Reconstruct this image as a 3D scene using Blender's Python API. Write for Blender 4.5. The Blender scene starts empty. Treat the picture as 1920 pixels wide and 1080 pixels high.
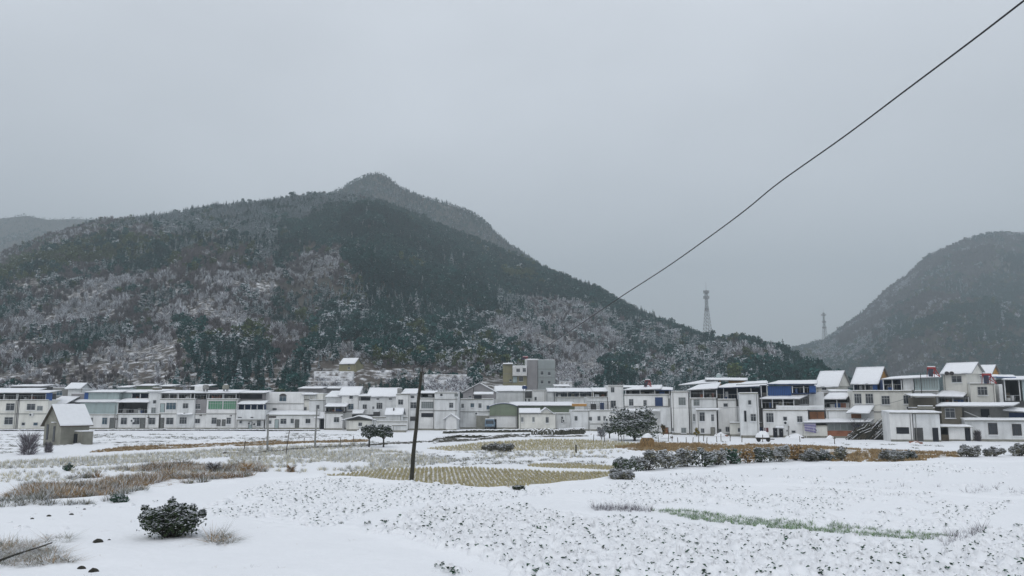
import bpy, math, random
import numpy as np
from mathutils import Vector, Matrix

# ------------------------------------------------------------------ camera, world, sun, exposure
S = bpy.context.scene
COL = S.collection
F, CX, CY, CAMH = 1507.0, 960.0, 540.0, 5.6
PITCH = math.radians(8.08)
cd = bpy.data.cameras.new('camera')
cam = bpy.data.objects.new('camera', cd); COL.objects.link(cam)
cam.location = (0, 0, CAMH); cam.rotation_euler = (math.radians(90) + PITCH, 0, 0)
cd.sensor_width = 36; cd.lens = 36 * F / 1920; cd.clip_end = 9000; cd.clip_start = 0.1
S.camera = cam
S.view_settings.view_transform = 'Standard'; S.view_settings.look = 'None'
S.view_settings.exposure = 0.25; S.view_settings.gamma = 1
S.render.resolution_x = 1024; S.render.resolution_y = 576

w = bpy.data.worlds.new('World'); S.world = w; w.use_nodes = True
nt = w.node_tree; nt.nodes.clear()
N = nt.nodes.new; L = nt.links.new
out = N('ShaderNodeOutputWorld')
sky = N('ShaderNodeTexSky'); sky.sky_type = 'NISHITA'; sky.sun_disc = False
sky.sun_elevation = math.radians(48); sky.sun_rotation = math.radians(200)
bgs = N('ShaderNodeBackground'); bgs.inputs['Strength'].default_value = 0.05
hsv = N('ShaderNodeHueSaturation'); hsv.inputs['Saturation'].default_value = 0.3
L(sky.outputs[0], hsv.inputs['Color']); L(hsv.outputs[0], bgs.inputs['Color'])
# overcast cloud deck: brightness follows the standard overcast law (1 + 2 sin elevation) / 3
tc = N('ShaderNodeTexCoord'); sep = N('ShaderNodeSeparateXYZ'); L(tc.outputs['Generated'], sep.inputs[0])
mz = N('ShaderNodeMath'); mz.operation = 'MAXIMUM'; mz.inputs[1].default_value = 0.0; L(sep.outputs['Z'], mz.inputs[0])
ma = N('ShaderNodeMath'); ma.operation = 'MULTIPLY_ADD'; ma.inputs[1].default_value = 0.52; ma.inputs[2].default_value = 0.415; mn = N('ShaderNodeMath'); mn.operation = 'SMOOTH_MIN'; mn.inputs[1].default_value = 0.72; mn.inputs[2].default_value = 0.25; L(mz.outputs[0], mn.inputs[0]); L(mn.outputs[0], ma.inputs[0])
mp = N('ShaderNodeMapping'); mp.inputs['Scale'].default_value = (1.3, 1.3, 2.6); L(tc.outputs['Generated'], mp.inputs[0])
nz = N('ShaderNodeTexNoise'); nz.inputs['Scale'].default_value = 1.6; nz.inputs['Detail'].default_value = 5; nz.inputs['Roughness'].default_value = 0.45; L(mp.outputs[0], nz.inputs['Vector'])
mr = N('ShaderNodeMapRange'); mr.inputs['From Min'].default_value = 0.25; mr.inputs['From Max'].default_value = 0.75; mr.inputs['To Min'].default_value = 0.82; mr.inputs['To Max'].default_value = 1.17; L(nz.outputs['Fac'], mr.inputs['Value'])
mm = N('ShaderNodeMath'); mm.operation = 'MULTIPLY'; L(ma.outputs[0], mm.inputs[0]); L(mr.outputs[0], mm.inputs[1])
vm = N('ShaderNodeVectorMath'); vm.operation = 'SCALE'; vm.inputs[0].default_value = (0.86, 0.905, 0.975); L(mm.outputs[0], vm.inputs['Scale'])
bgc = N('ShaderNodeBackground'); bgc.inputs['Strength'].default_value = 1.04; L(vm.outputs[0], bgc.inputs['Color'])
add = N('ShaderNodeAddShader'); L(bgs.outputs[0], add.inputs[0]); L(bgc.outputs[0], add.inputs[1]); L(add.outputs[0], out.inputs['Surface'])

sl = bpy.data.lights.new('sun', 'SUN'); sl.energy = 0.5; sl.angle = math.radians(40); sl.color = (1, 0.97, 0.93)
so = bpy.data.objects.new('sun', sl); COL.objects.link(so)
so.rotation_euler = (math.radians(42), 0, math.radians(-20)); so.location = (0, 0, 60)

# ------------------------------------------------------------------ photograph geometry -> world
cp, sp = math.cos(PITCH), math.sin(PITCH)
def ray(px, py):
    u = (px - CX) / F; v = (CY - py) / F
    return (u, cp - v * sp, sp + v * cp)
def at(px, py, Y):
    r = ray(px, py); t = Y / r[1]
    return Vector((r[0] * t, Y, CAMH + r[2] * t))
def G(px, py, z=0.0):
    r = ray(px, py); t = (z - CAMH) / r[2]
    return Vector((r[0] * t, r[1] * t, z))
def proj(x, y, z):
    z = z - CAMH
    d = y * cp + z * sp; v = -y * sp + z * cp
    return CX + F * x / d, CY - F * v / d

# ------------------------------------------------------------------ noise
def vnoise(x, y, seed=0):
    xi = np.floor(x).astype(np.int64); yi = np.floor(y).astype(np.int64)
    fx = x - xi; fy = y - yi
    fx = fx * fx * (3 - 2 * fx); fy = fy * fy * (3 - 2 * fy)
    def h(a, b):
        n = (a * 374761393 + b * 668265263 + seed * 1442695041) & 0xffffffff
        n = ((n ^ (n >> 13)) * 1274126177) & 0xffffffff
        return ((n ^ (n >> 16)) & 0xffff) / 65535.0
    a = h(xi, yi); b = h(xi + 1, yi); c = h(xi, yi + 1); d = h(xi + 1, yi + 1)
    return (a + (b - a) * fx) * (1 - fy) + (c + (d - c) * fx) * fy
def fbm(x, y, sc, oct=4, seed=0, rough=0.5):
    x = np.asarray(x, float); y = np.asarray(y, float)
    s = np.zeros(np.broadcast(x, y).shape); a = 1.0; t = 0.0; f = 1.0 / sc
    for o in range(oct):
        s += a * (vnoise(x * f + 17.3 * o, y * f - 9.1 * o, seed + o) - 0.5); t += a; a *= rough; f *= 2.03
    return 2 * s / t
def inpoly(x, y, poly):
    r = np.zeros(x.shape, bool); n = len(poly)
    for i in range(n):
        x0, y0 = poly[i]; x1, y1 = poly[(i + 1) % n]
        if y0 == y1: continue
        c = ((y0 > y) != (y1 > y)) & (x < (x1 - x0) * (y - y0) / (y1 - y0) + x0)
        r ^= c
    return r
def segdist(x, y, line):
    d = np.full(x.shape, 1e9)
    for (x0, y0), (x1, y1) in zip(line[:-1], line[1:]):
        dx, dy = x1 - x0, y1 - y0
        t = np.clip(((x - x0) * dx + (y - y0) * dy) / (dx * dx + dy * dy + 1e-9), 0, 1)
        d = np.minimum(d, np.hypot(x - x0 - t * dx, y - y0 - t * dy))
    return d
def sm(e0, e1, x):
    t = np.clip((x - e0) / (e1 - e0), 0, 1); return t * t * (3 - 2 * t)
def Gpoly(pts): return [tuple(G(px, py)[:2]) for px, py in pts]

# ------------------------------------------------------------------ materials
MATS = {}
def mat(name, col, rough=0.85, var=0.12, scale=1.5, spec=0.3, metal=0.0, streak=0.0, bump=0.0, col2=None):
    if name in MATS: return MATS[name]
    m = bpy.data.materials.new(name); m.use_nodes = True; t = m.node_tree; b = t.nodes['Principled BSDF']
    b.inputs['Roughness'].default_value = rough; b.inputs['Metallic'].default_value = metal
    b.inputs['Specular IOR Level'].default_value = spec
    tc = t.nodes.new('ShaderNodeTexCoord'); no = t.nodes.new('ShaderNodeTexNoise')
    no.inputs['Scale'].default_value = scale; no.inputs['Detail'].default_value = 5; no.inputs['Roughness'].default_value = 0.6
    t.links.new(tc.outputs['Object'], no.inputs['Vector'])
    mx = t.nodes.new('ShaderNodeMix'); mx.data_type = 'RGBA'
    c2 = col2 or [c * (1 - 3 * var) if var < 0.3 else c * 0.25 for c in col]
    c1 = [min(1, c * (1 + var)) for c in col]
    mx.inputs[6].default_value = (*c1, 1); mx.inputs[7].default_value = (*[max(0, c) for c in c2], 1)
    r = t.nodes.new('ShaderNodeMapRange'); r.inputs['From Min'].default_value = 0.35; r.inputs['From Max'].default_value = 0.8
    t.links.new(no.outputs['Fac'], r.inputs['Value'])
    t.links.new(r.outputs[0], mx.inputs[0]); last = mx.outputs[2]
    if streak:
        mp = t.nodes.new('ShaderNodeMapping'); mp.inputs['Scale'].default_value = (1.5, 1.5, 0.16)
        t.links.new(tc.outputs['Object'], mp.inputs[0])
        n2 = t.nodes.new('ShaderNodeTexNoise'); n2.inputs['Scale'].default_value = 1.0; n2.inputs['Detail'].default_value = 6; n2.inputs['Roughness'].default_value = 0.7
        t.links.new(mp.outputs[0], n2.inputs['Vector'])
        r2 = t.nodes.new('ShaderNodeMapRange'); r2.inputs['From Min'].default_value = 0.48; r2.inputs['From Max'].default_value = 0.8; r2.inputs['To Max'].default_value = streak
        t.links.new(n2.outputs['Fac'], r2.inputs['Value'])
        m2 = t.nodes.new('ShaderNodeMix'); m2.data_type = 'RGBA'; m2.inputs[7].default_value = (0.13, 0.125, 0.11, 1)
        t.links.new(r2.outputs[0], m2.inputs[0]); t.links.new(last, m2.inputs[6]); last = m2.outputs[2]
    t.links.new(last, b.inputs['Base Color'])
    if bump:
        bp = t.nodes.new('ShaderNodeBump'); bp.inputs['Strength'].default_value = bump; bp.inputs['Distance'].default_value = 0.05
        t.links.new(no.outputs['Fac'], bp.inputs['Height']); t.links.new(bp.outputs[0], b.inputs['Normal'])
    MATS[name] = m; return m
SNOWC = (0.80, 0.81, 0.83)
snow = mat('snow', SNOWC, 0.7, 0.02, 2.5, 0.2, bump=0.35)
M = dict(
    snow=snow,
    white=mat('whitewash', (0.73, 0.73, 0.72), 0.9, 0.07, 0.35, 0.2, streak=0.34),
    white2=mat('whitewash_cool', (0.66, 0.67, 0.67), 0.9, 0.09, 0.4, 0.2, streak=0.4),
    cream=mat('cream_plaster', (0.68, 0.67, 0.62), 0.9, 0.07, 0.35, 0.2, streak=0.34),
    grey=mat('grey_render', (0.25, 0.25, 0.24), 0.9, 0.12, 0.5, 0.2, streak=0.3),
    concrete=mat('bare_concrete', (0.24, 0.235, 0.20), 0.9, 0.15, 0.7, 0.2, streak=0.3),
    brown=mat('brown_render', (0.17, 0.155, 0.125), 0.9, 0.15, 0.7, 0.2, streak=0.22),
    tile=mat('grey_tile', (0.30, 0.33, 0.33), 0.7, 0.05, 0.6, 0.3, streak=0.3),
    mauve=mat('grey_mauve_render', (0.27, 0.26, 0.265), 0.8, 0.05, 0.6, 0.3, streak=0.4),
    yellow=mat('yellow_plaster', (0.29, 0.27, 0.17), 0.85, 0.08, 0.5, 0.3, streak=0.22),
    ochre=mat('ochre_boarding', (0.42, 0.23, 0.075), 0.85, 0.1, 0.9, 0.3),
    pale=mat('pale_sheet', (0.33, 0.40, 0.40), 0.6, 0.05, 0.6, 0.4, streak=0.4),
    green=mat('green_sheet', (0.20, 0.24, 0.17), 0.6, 0.05, 0.6, 0.4, streak=0.4),
    greeng=mat('green_glass', (0.08, 0.22, 0.13), 0.25, 0.08, 2, 0.5),
    blue=mat('blue_sheet', (0.02, 0.075, 0.24), 0.55, 0.08, 0.8, 0.4),
    bluedark=mat('dark_blue_sheet', (0.012, 0.035, 0.11), 0.6, 0.1, 0.8, 0.4),
    dark=mat('dark_parts_and_shade', (0.022, 0.024, 0.03), 0.8, 0.2, 1.0, 0.2),  # near-black: paints the shade of openings, also colours doors and grilles
    dark_shade=mat('dark_wall_and_shade', (0.07, 0.07, 0.07), 0.9, 0.2, 0.6, 0.2),  # dark walls; also paints the shade inside open galleries
    glass=mat('window_glass', (0.028, 0.034, 0.042), 0.12, 0.2, 1.0, 0.5),
    glassb=mat('bluish_glass', (0.03, 0.07, 0.10), 0.12, 0.2, 1.0, 0.5),
    glassg=mat('pale_curtained_glass', (0.14, 0.16, 0.16), 0.3, 0.1, 1.0, 0.5),
    frame=mat('window_frame', (0.35, 0.36, 0.36), 0.6, 0.05),
    framed=mat('dark_frame', (0.05, 0.045, 0.045), 0.6, 0.1),
    metal=mat('galvanised_metal', (0.30, 0.31, 0.32), 0.45, 0.1, 2, 0.5, metal=0.6),
    doorg=mat('grey_door', (0.12, 0.125, 0.12), 0.6, 0.1),
    doorb=mat('brown_door', (0.20, 0.085, 0.035), 0.6, 0.15),
    doorbl=mat('blue_door', (0.015, 0.07, 0.26), 0.5, 0.1),
    maroon=mat('maroon_door', (0.10, 0.02, 0.025), 0.6, 0.1),
    red=mat('red_paint', (0.28, 0.04, 0.04), 0.5, 0.1),
    brick=mat('red_brick', (0.26, 0.11, 0.065), 0.9, 0.15, 1.2),
    wood=mat('weathered_wood', (0.09, 0.075, 0.055), 0.9, 0.15, 2.0, bump=0.3),
    woodd=mat('dark_wood', (0.035, 0.033, 0.025), 0.9, 0.2, 2.0, bump=0.3),
    bark=mat('bark', (0.045, 0.038, 0.03), 0.95, 0.2, 3.0),
    stone=mat('mossy_stone', (0.085, 0.083, 0.062), 0.95, 0.25, 1.6, col2=(0.035, 0.035, 0.025), bump=0.5),
    stonel=mat('pale_stone', (0.30, 0.28, 0.26), 0.95, 0.25, 0.8, col2=(0.10, 0.09, 0.085), bump=0.5),
    cable=mat('black_cable', (0.02, 0.02, 0.023), 0.6, 0.1),
    straw=mat('dry_straw', (0.34, 0.25, 0.11), 0.95, 0.2, 3.0),
    tarp=mat('violet_tarp', (0.16, 0.14, 0.27), 0.6, 0.06),
    truckb=mat('blue_truck_paint', (0.13, 0.20, 0.27), 0.4, 0.05),
    tyre=mat('black_rubber', (0.02, 0.02, 0.02), 0.9, 0.1),
)
def leafmat(name, col, var=0.35):
    """foliage: colour varies a little from plant to plant and from leaf clump to leaf clump"""
    m = bpy.data.materials.new(name); m.use_nodes = True; t = m.node_tree; b = t.nodes['Principled BSDF']
    b.inputs['Roughness'].default_value = 0.75; b.inputs['Specular IOR Level'].default_value = 0.15
    oi = t.nodes.new('ShaderNodeObjectInfo'); g = t.nodes.new('ShaderNodeNewGeometry')
    a = t.nodes.new('ShaderNodeMath'); a.operation = 'MULTIPLY_ADD'; a.inputs[1].default_value = 1.5; t.links.new(oi.outputs['Random'], a.inputs[0]); t.links.new(g.outputs['Random Per Island'], a.inputs[2])
    r = t.nodes.new('ShaderNodeMapRange'); r.inputs['From Max'].default_value = 2.5; r.inputs['To Min'].default_value = 1 - var * 1.4; r.inputs['To Max'].default_value = 1 + var * 1.6
    t.links.new(a.outputs[0], r.inputs['Value'])
    h = t.nodes.new('ShaderNodeHueSaturation'); h.inputs['Color'].default_value = (*col, 1)
    t.links.new(r.outputs[0], h.inputs['Value']); t.links.new(h.outputs[0], b.inputs['Base Color'])
    return m
LM = dict(
    pine=leafmat('pine_needles', (0.014, 0.074, 0.070)), cedar=leafmat('cedar_needles', (0.05, 0.13, 0.13)),
    olive=leafmat('bamboo_leaves', (0.075, 0.100, 0.038)), dark=leafmat('dark_evergreen_leaves', (0.015, 0.068, 0.060)),
    brown=leafmat('dry_brown_leaves', (0.135, 0.115, 0.11)), twig=leafmat('bare_twigs', (0.15, 0.135, 0.15)),
    frost=leafmat('frosted_leaves', (0.34, 0.40, 0.41), 0.2), snowl=leafmat('snow_on_leaves', (0.62, 0.64, 0.67), 0.12),
    leaf=leafmat('shrub_leaves', (0.040, 0.060, 0.026)), cab=leafmat('crop_leaves', (0.03, 0.075, 0.045)),
    grass=leafmat('green_grass', (0.12, 0.21, 0.07)), weed=leafmat('brown_weeds', (0.27, 0.175, 0.08)),
    stub=leafmat('rice_stubble', (0.42, 0.37, 0.21), 0.25), rust=leafmat('rusty_stubble', (0.34, 0.26, 0.155), 0.25), greyw=leafmat('grey_weeds', (0.15, 0.145, 0.105)),
    yel=leafmat('yellow_leaves', (0.22, 0.17, 0.04)),
)

# ------------------------------------------------------------------ mesh helpers
class MB:
    def __init__(s): s.v = []; s.f = []; s.mi = []; s.m = 0
    def quad(s, a, b, c, d):
        i = len(s.v); s.v += [tuple(a), tuple(b), tuple(c), tuple(d)]; s.f.append((i, i + 1, i + 2, i + 3)); s.mi.append(s.m)
    def tri(s, a, b, c):
        i = len(s.v); s.v += [tuple(a), tuple(b), tuple(c)]; s.f.append((i, i + 1, i + 2)); s.mi.append(s.m)
    def hexa(s, P):
        i = len(s.v); s.v += [tuple(p) for p in P]
        for f in ((0, 3, 2, 1), (4, 5, 6, 7), (0, 1, 5, 4), (1, 2, 6, 5), (2, 3, 7, 6), (3, 0, 4, 7)):
            s.f.append(tuple(i + k for k in f)); s.mi.append(s.m)
    def box(s, x0, x1, y0, y1, z0, z1):
        s.hexa([(x0, y0, z0), (x1, y0, z0), (x1, y1, z0), (x0, y1, z0), (x0, y0, z1), (x1, y0, z1), (x1, y1, z1), (x0, y1, z1)])
    def prism(s, poly, y0, y1):
        """polygon in x,z swept from y0 to y1"""
        n = len(poly); i = len(s.v)
        s.v += [(x, y0, z) for x, z in poly] + [(x, y1, z) for x, z in poly]
        s.f.append(tuple(i + k for k in range(n))); s.f.append(tuple(i + n + k for k in reversed(range(n))))
        for k in range(n): s.f.append((i + k, i + n + k, i + n + (k + 1) % n, i + (k + 1) % n))
        s.mi += [s.m] * (n + 2)
    def tube(s, a, b, r0, r1=None, n=8, cap=True):
        a = Vector(a); b = Vector(b); r1 = r0 if r1 is None else r1
        d = (b - a).normalized(); u = d.orthogonal().normalized(); w_ = d.cross(u); i = len(s.v)
        for c, r in ((a, r0), (b, r1)):
            for k in range(n):
                t = 2 * math.pi * k / n; s.v.append(tuple(c + (u * math.cos(t) + w_ * math.sin(t)) * r))
        for k in range(n): s.f.append((i + k, i + (k + 1) % n, i + n + (k + 1) % n, i + n + k)); s.mi.append(s.m)
        if cap:
            s.f.append(tuple(i + k for k in reversed(range(n)))); s.f.append(tuple(i + n + k for k in range(n))); s.mi += [s.m, s.m]
    def mesh(s, name, mats):
        me = bpy.data.meshes.new(name); me.from_pydata(s.v, [], s.f)
        for m in (mats if isinstance(mats, (list, tuple)) else [mats]): me.materials.append(m)
        if any(s.mi): me.polygons.foreach_set('material_index', s.mi)
        me.update(); return me
    def obj(s, name, mats, parent=None):
        o = bpy.data.objects.new(name, s.mesh(name, mats)); COL.objects.link(o); o.parent = parent; return o
def tag(o, label=None, cat=None, group=None, kind=None):
    if label: o['label'] = label
    if cat: o['category'] = cat
    if group: o['group'] = group
    if kind: o['kind'] = kind
    return o
def empty(name, loc, rz, label, cat, group=None):
    o = bpy.data.objects.new(name, None); COL.objects.link(o); o.location = loc; o.rotation_euler = (0, 0, rz)
    o.empty_display_size = 0.5; return tag(o, label, cat, group)
def gridmesh(name, X, Y, Z, mats, attrs=None, smooth=True):
    r, c = X.shape; me = bpy.data.meshes.new(name)
    co = np.stack([X, Y, Z], -1).reshape(-1, 3).astype(np.float32)
    idx = np.arange(r * c).reshape(r, c)
    q = np.stack([idx[:-1, :-1], idx[:-1, 1:], idx[1:, 1:], idx[1:, :-1]], -1).reshape(-1, 4)
    me.vertices.add(len(co)); me.vertices.foreach_set('co', co.ravel())
    me.loops.add(q.size); me.loops.foreach_set('vertex_index', q.ravel().astype(np.int32))
    me.polygons.add(len(q)); me.polygons.foreach_set('loop_start', np.arange(0, q.size, 4, dtype=np.int32))
    me.polygons.foreach_set('loop_total', np.full(len(q), 4, np.int32))
    me.update(calc_edges=True)
    if smooth: me.shade_smooth()
    for m in mats: me.materials.append(m)
    for k, a in (attrs or {}).items():
        at_ = me.attributes.new(k, 'FLOAT', 'POINT'); at_.data.foreach_set('value', a.ravel().astype(np.float32))
    o = bpy.data.objects.new(name, me); COL.objects.link(o); return o
def library(meshes, name):
    c = bpy.data.collections.new(name)
    for i, me in enumerate(meshes):
        o = bpy.data.objects.new('%s_%02d' % (name, i), me); c.objects.link(o)
    return c
def scatter(name, P, scale, lib, label, cat, seed=0, rz=None, tilt=0.0):
    rng = np.random.default_rng(seed); n = len(P)
    me = bpy.data.meshes.new(name); me.vertices.add(n); me.vertices.foreach_set('co', np.asarray(P, np.float32).ravel())
    def fa(k, v):
        a = me.attributes.new(k, 'FLOAT', 'POINT'); a.data.foreach_set('value', np.asarray(v, np.float32))
    fa('sc', scale); fa('rz', rng.uniform(0, 6.283, n) if rz is None else rz)
    fa('rx', rng.normal(0, tilt, n) if tilt else np.zeros(n))
    a = me.attributes.new('vi', 'INT', 'POINT'); a.data.foreach_set('value', rng.integers(0, len(lib.objects), n).astype(np.int32))
    o = bpy.data.objects.new(name, me); COL.objects.link(o)
    g = bpy.data.node_groups.new(name, 'GeometryNodeTree')
    g.interface.new_socket('Geometry', in_out='INPUT', socket_type='NodeSocketGeometry')
    g.interface.new_socket('Geometry', in_out='OUTPUT', socket_type='NodeSocketGeometry')
    n_ = g.nodes.new; gi = n_('NodeGroupInput'); go = n_('NodeGroupOutput'); ip = n_('GeometryNodeInstanceOnPoints'); ci = n_('GeometryNodeCollectionInfo')
    ci.inputs['Collection'].default_value = lib; ci.inputs['Separate Children'].default_value = True; ci.inputs['Reset Children'].default_value = True
    ip.inputs['Pick Instance'].default_value = True
    def na(k, t='FLOAT'):
        x = n_('GeometryNodeInputNamedAttribute'); x.data_type = t; x.inputs['Name'].default_value = k; return x.outputs[0]
    cx = n_('ShaderNodeCombineXYZ'); g.links.new(na('rx'), cx.inputs[0]); g.links.new(na('rz'), cx.inputs[2])
    g.links.new(gi.outputs[0], ip.inputs['Points']); g.links.new(ci.outputs[0], ip.inputs['Instance'])
    g.links.new(na('vi', 'INT'), ip.inputs['Instance Index']); g.links.new(cx.outputs[0], ip.inputs['Rotation'])
    g.links.new(na('sc'), ip.inputs['Scale']); g.links.new(ip.outputs[0], go.inputs[0])
    m = o.modifiers.new('scatter', 'NODES'); m.node_group = g
    return tag(o, label, cat, kind='stuff')

# ------------------------------------------------------------------ ground: snowy paddies and vegetable plots
def coverlayer(t, base, col, attr, nscale, lo, hi):
    a = t.nodes.new('ShaderNodeAttribute'); a.attribute_name = attr
    tc = t.nodes.new('ShaderNodeTexCoord'); no = t.nodes.new('ShaderNodeTexNoise'); no.inputs['Scale'].default_value = nscale; no.inputs['Detail'].default_value = 6; no.inputs['Roughness'].default_value = 0.65
    t.links.new(tc.outputs['Object'], no.inputs['Vector'])
    s = t.nodes.new('ShaderNodeMath'); s.operation = 'ADD'; t.links.new(a.outputs['Fac'], s.inputs[0]); t.links.new(no.outputs['Fac'], s.inputs[1])
    r = t.nodes.new('ShaderNodeMapRange'); r.inputs['From Min'].default_value = lo; r.inputs['From Max'].default_value = hi; t.links.new(s.outputs[0], r.inputs['Value'])
    m = t.nodes.new('ShaderNodeMix'); m.data_type = 'RGBA'; m.inputs[7].default_value = (*col, 1)
    t.links.new(r.outputs[0], m.inputs[0]); t.links.new(base, m.inputs[6]); return m.outputs[2]
def groundmat(name, layers, bump=0.3, bscale=3.0):
    m = bpy.data.materials.new(name); m.use_nodes = True; t = m.node_tree; b = t.nodes['Principled BSDF']
    b.inputs['Roughness'].default_value = 0.75; b.inputs['Specular IOR Level'].default_value = 0.15
    c = t.nodes.new('ShaderNodeRGB'); c.outputs[0].default_value = (*SNOWC, 1); last = c.outputs[0]
    for l in layers: last = coverlayer(t, last, *l)
    t.links.new(last, b.inputs['Base Color'])
    tc = t.nodes.new('ShaderNodeTexCoord'); no = t.nodes.new('ShaderNodeTexNoise'); no.inputs['Scale'].default_value = bscale; no.inputs['Detail'].default_value = 8
    t.links.new(tc.outputs['Object'], no.inputs['Vector'])
    bp = t.nodes.new('ShaderNodeBump'); bp.inputs['Strength'].default_value = bump; bp.inputs['Distance'].default_value = 0.12
    t.links.new(no.outputs['Fac'], bp.inputs['Height']); t.links.new(bp.outputs[0], b.inputs['Normal'])
    return m
GM = groundmat('snowy_field', [((0.30, 0.25, 0.145), 'straw', 1.3, 1.0, 1.35), ((0.28, 0.22, 0.14), 'rust', 1.0, 0.95, 1.2), ((0.06, 0.055, 0.04), 'bare', 1.6, 0.95, 1.15)])

PX_STRAW = [  # (outline, strength)
    ([(600, 892), (700, 884), (770, 879), (850, 877), (960, 881), (1080, 886), (1165, 889), (1130, 898), (1060, 906), (960, 917), (900, 918), (800, 910), (700, 901)], 0.64),
    ([(1000, 869), (1080, 870), (1160, 874), (1150, 881), (1060, 878), (985, 874)], 0.55),
    ([(800, 840), (900, 830), (1000, 825), (1110, 826), (1200, 832), (1150, 842), (1080, 845), (960, 846), (860, 846)], 0.60),
    ([(-60, 872), (120, 860), (250, 852), (420, 843), (600, 837), (684, 834), (690, 838), (560, 848), (400, 860), (200, 872), (-60, 884)], 0.45),
    ([(440, 850), (700, 846), (820, 866), (700, 882), (560, 884), (420, 874)], 0.33),
    ([(-60, 895), (150, 880), (470, 866), (600, 880), (420, 900), (200, 925), (-60, 950)], 0.40),
    ([(860, 846), (1180, 846), (1140, 862), (900, 862)], 0.22)]
PX_RUST = [
    ([(1150, 838), (1210, 830), (1300, 832), (1500, 836), (1640, 842), (1810, 850), (1800, 859), (1600, 858), (1440, 852), (1300, 847), (1180, 844)], 0.56),
    ([(160, 848), (300, 842), (440, 838), (560, 833), (690, 829), (690, 825), (440, 832), (230, 838)], 0.62),
    ([(10, 930), (80, 905), (150, 893), (330, 893), (480, 890), (330, 912), (200, 932), (60, 940)], 0.42),
    ([(1400, 856), (1760, 858), (1720, 868), (1500, 864)], 0.42)]
PX_BUND = [  # low earth banks between the plots (height, half width, darkness)
    ([(-80, 842), (60, 843), (160, 834), (300, 829), (440, 827), (560, 822), (700, 818)], .30, .5, .55),
    ([(-80, 824), (60, 824), (100, 824)], .30, .5, .6),
    ([(300, 839), (430, 838), (560, 826), (690, 820)], .25, .5, .5),
    ([(420, 851), (500, 848), (600, 841), (700, 836), (760, 832), (900, 824), (960, 821)], .30, .45, .72),
    ([(700, 852), (800, 852), (860, 850), (940, 848)], .22, .4, .5),
    ([(820, 829), (900, 825), (980, 820), (1100, 818)], .35, .6, .7),
    ([(-80, 947), (100, 941), (230, 930), (340, 914), (470, 900), (600, 893)], .20, .5, .1),
    ([(600, 894), (760, 908), (920, 919), (1120, 902), (1180, 892), (1400, 876), (1700, 868), (2000, 866)], .18, .4, .0),
    ([(1180, 918), (1450, 906), (1700, 922), (1950, 936)], .16, .35, .05),
    ([(1220, 956), (1450, 972), (1720, 1004), (1790, 1010)], .12, .35, .2),
    ([(640, 985), (760, 1018), (880, 1048), (1010, 1085)], .14, .4, .0),
    ([(1480, 832), (1600, 834), (1900, 843)], .15, .4, .0)]
PX_CROP = [[(380, 950), (470, 910), (600, 896), (760, 908), (930, 922), (1000, 925), (960, 938), (800, 945), (690, 962), (620, 985), (520, 985), (400, 968)],
    [(648, 990), (720, 968), (860, 950), (980, 948), (1180, 966), (1330, 985), (1500, 1005), (1720, 1030), (1800, 1100), (1010, 1100), (880, 1046), (760, 1016)],
    [(960, 922), (1120, 905), (1300, 912), (1450, 908), (1700, 924), (1900, 940), (1840, 985), (1780, 1005), (1700, 998), (1400, 962), (1230, 952), (1050, 938)],
    [(1810, 1020), (1960, 970), (1990, 1100), (1790, 1100), (1750, 1060)]]
def groundz(x, y, full=True):
    z = 0.16 * fbm(x, y, 9, 3, 5) + 0.07 * fbm(x, y, 1.9, 4, 9)
    return z * np.clip((175 - y) / 30, 0, 1)
def fields(x, y):
    jx = x + 0.5 * fbm(x, y, 2.0, 3, 21); jy = y + (0.25 + y * 0.006) * fbm(x, y, 2.3, 3, 22)
    st = np.zeros(x.shape); ru = np.zeros(x.shape); ba = np.zeros(x.shape); z = groundz(x, y)
    for p, s in PX_STRAW: st = np.maximum(st, s * inpoly(jx, jy, Gpoly(p)))
    for p, s in PX_RUST: ru = np.maximum(ru, s * inpoly(jx, jy, Gpoly(p)))
    for p, h, wd, dk in PX_BUND:
        d = segdist(jx, jy, Gpoly(p)); wd = wd * (1 + 0.3 * fbm(x, y, 3, 2, 31))
        z = z + h * np.exp(-(d / wd) ** 2)
        # bare earth shows on the near flank of each bank, where the snow slid off
        d2 = segdist(jx, jy + wd * 1.3, Gpoly(p)); ba = np.maximum(ba, dk * np.exp(-(d2 / (wd * 0.9)) ** 4))
    cr = np.zeros(x.shape, bool)
    for p in PX_CROP: cr |= inpoly(jx, jy, Gpoly(p))
    z = z + cr * (0.05 * fbm(x, y, .5, 2, 42) + .03 * np.sin(7.5 * (x * .48 + y * .88))); ba = np.maximum(ba, cr * (.25 + .28 * fbm(x, y, 5, 2, 43)))
    return z, st, ru, ba
ROWS = 640
yy = 15 * (215 / 15) ** np.linspace(0, 1, ROWS); uu = np.linspace(-0.92, 0.92, 900)
X = yy[:, None] * uu[None, :]; Y = np.repeat(yy[:, None], 900, 1)
Z, st, ru, ba = fields(X, Y)
farm = sm(150, 172, Y); ba = np.maximum(ba, 0.28 * farm)
edge = np.minimum(sm(0.92, 0.90, np.abs(X / Y)), np.minimum(sm(15, 15.6, Y), sm(215, 212, Y)))
Z = Z * edge - 0.45 * (1 - edge)
o = gridmesh('ground', X, Y, Z, [GM], dict(straw=st, rust=ru, bare=ba)); tag(o, 'snow covered paddies and vegetable plots in front of the village', kind='structure')
gx = np.linspace(-4200, 4200, 90); gy = np.linspace(-1500, 5200, 90); GX, GY = np.meshgrid(gx, gy)
o = gridmesh('valley_floor', GX, GY, np.full(GX.shape, -0.3), [GM]); tag(o, 'flat snowy valley floor beyond the fields', kind='structure')
def gz(x, y):
    x = np.atleast_1d(np.asarray(x, float)); y = np.atleast_1d(np.asarray(y, float)); return fields(x, y)[0]

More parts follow.
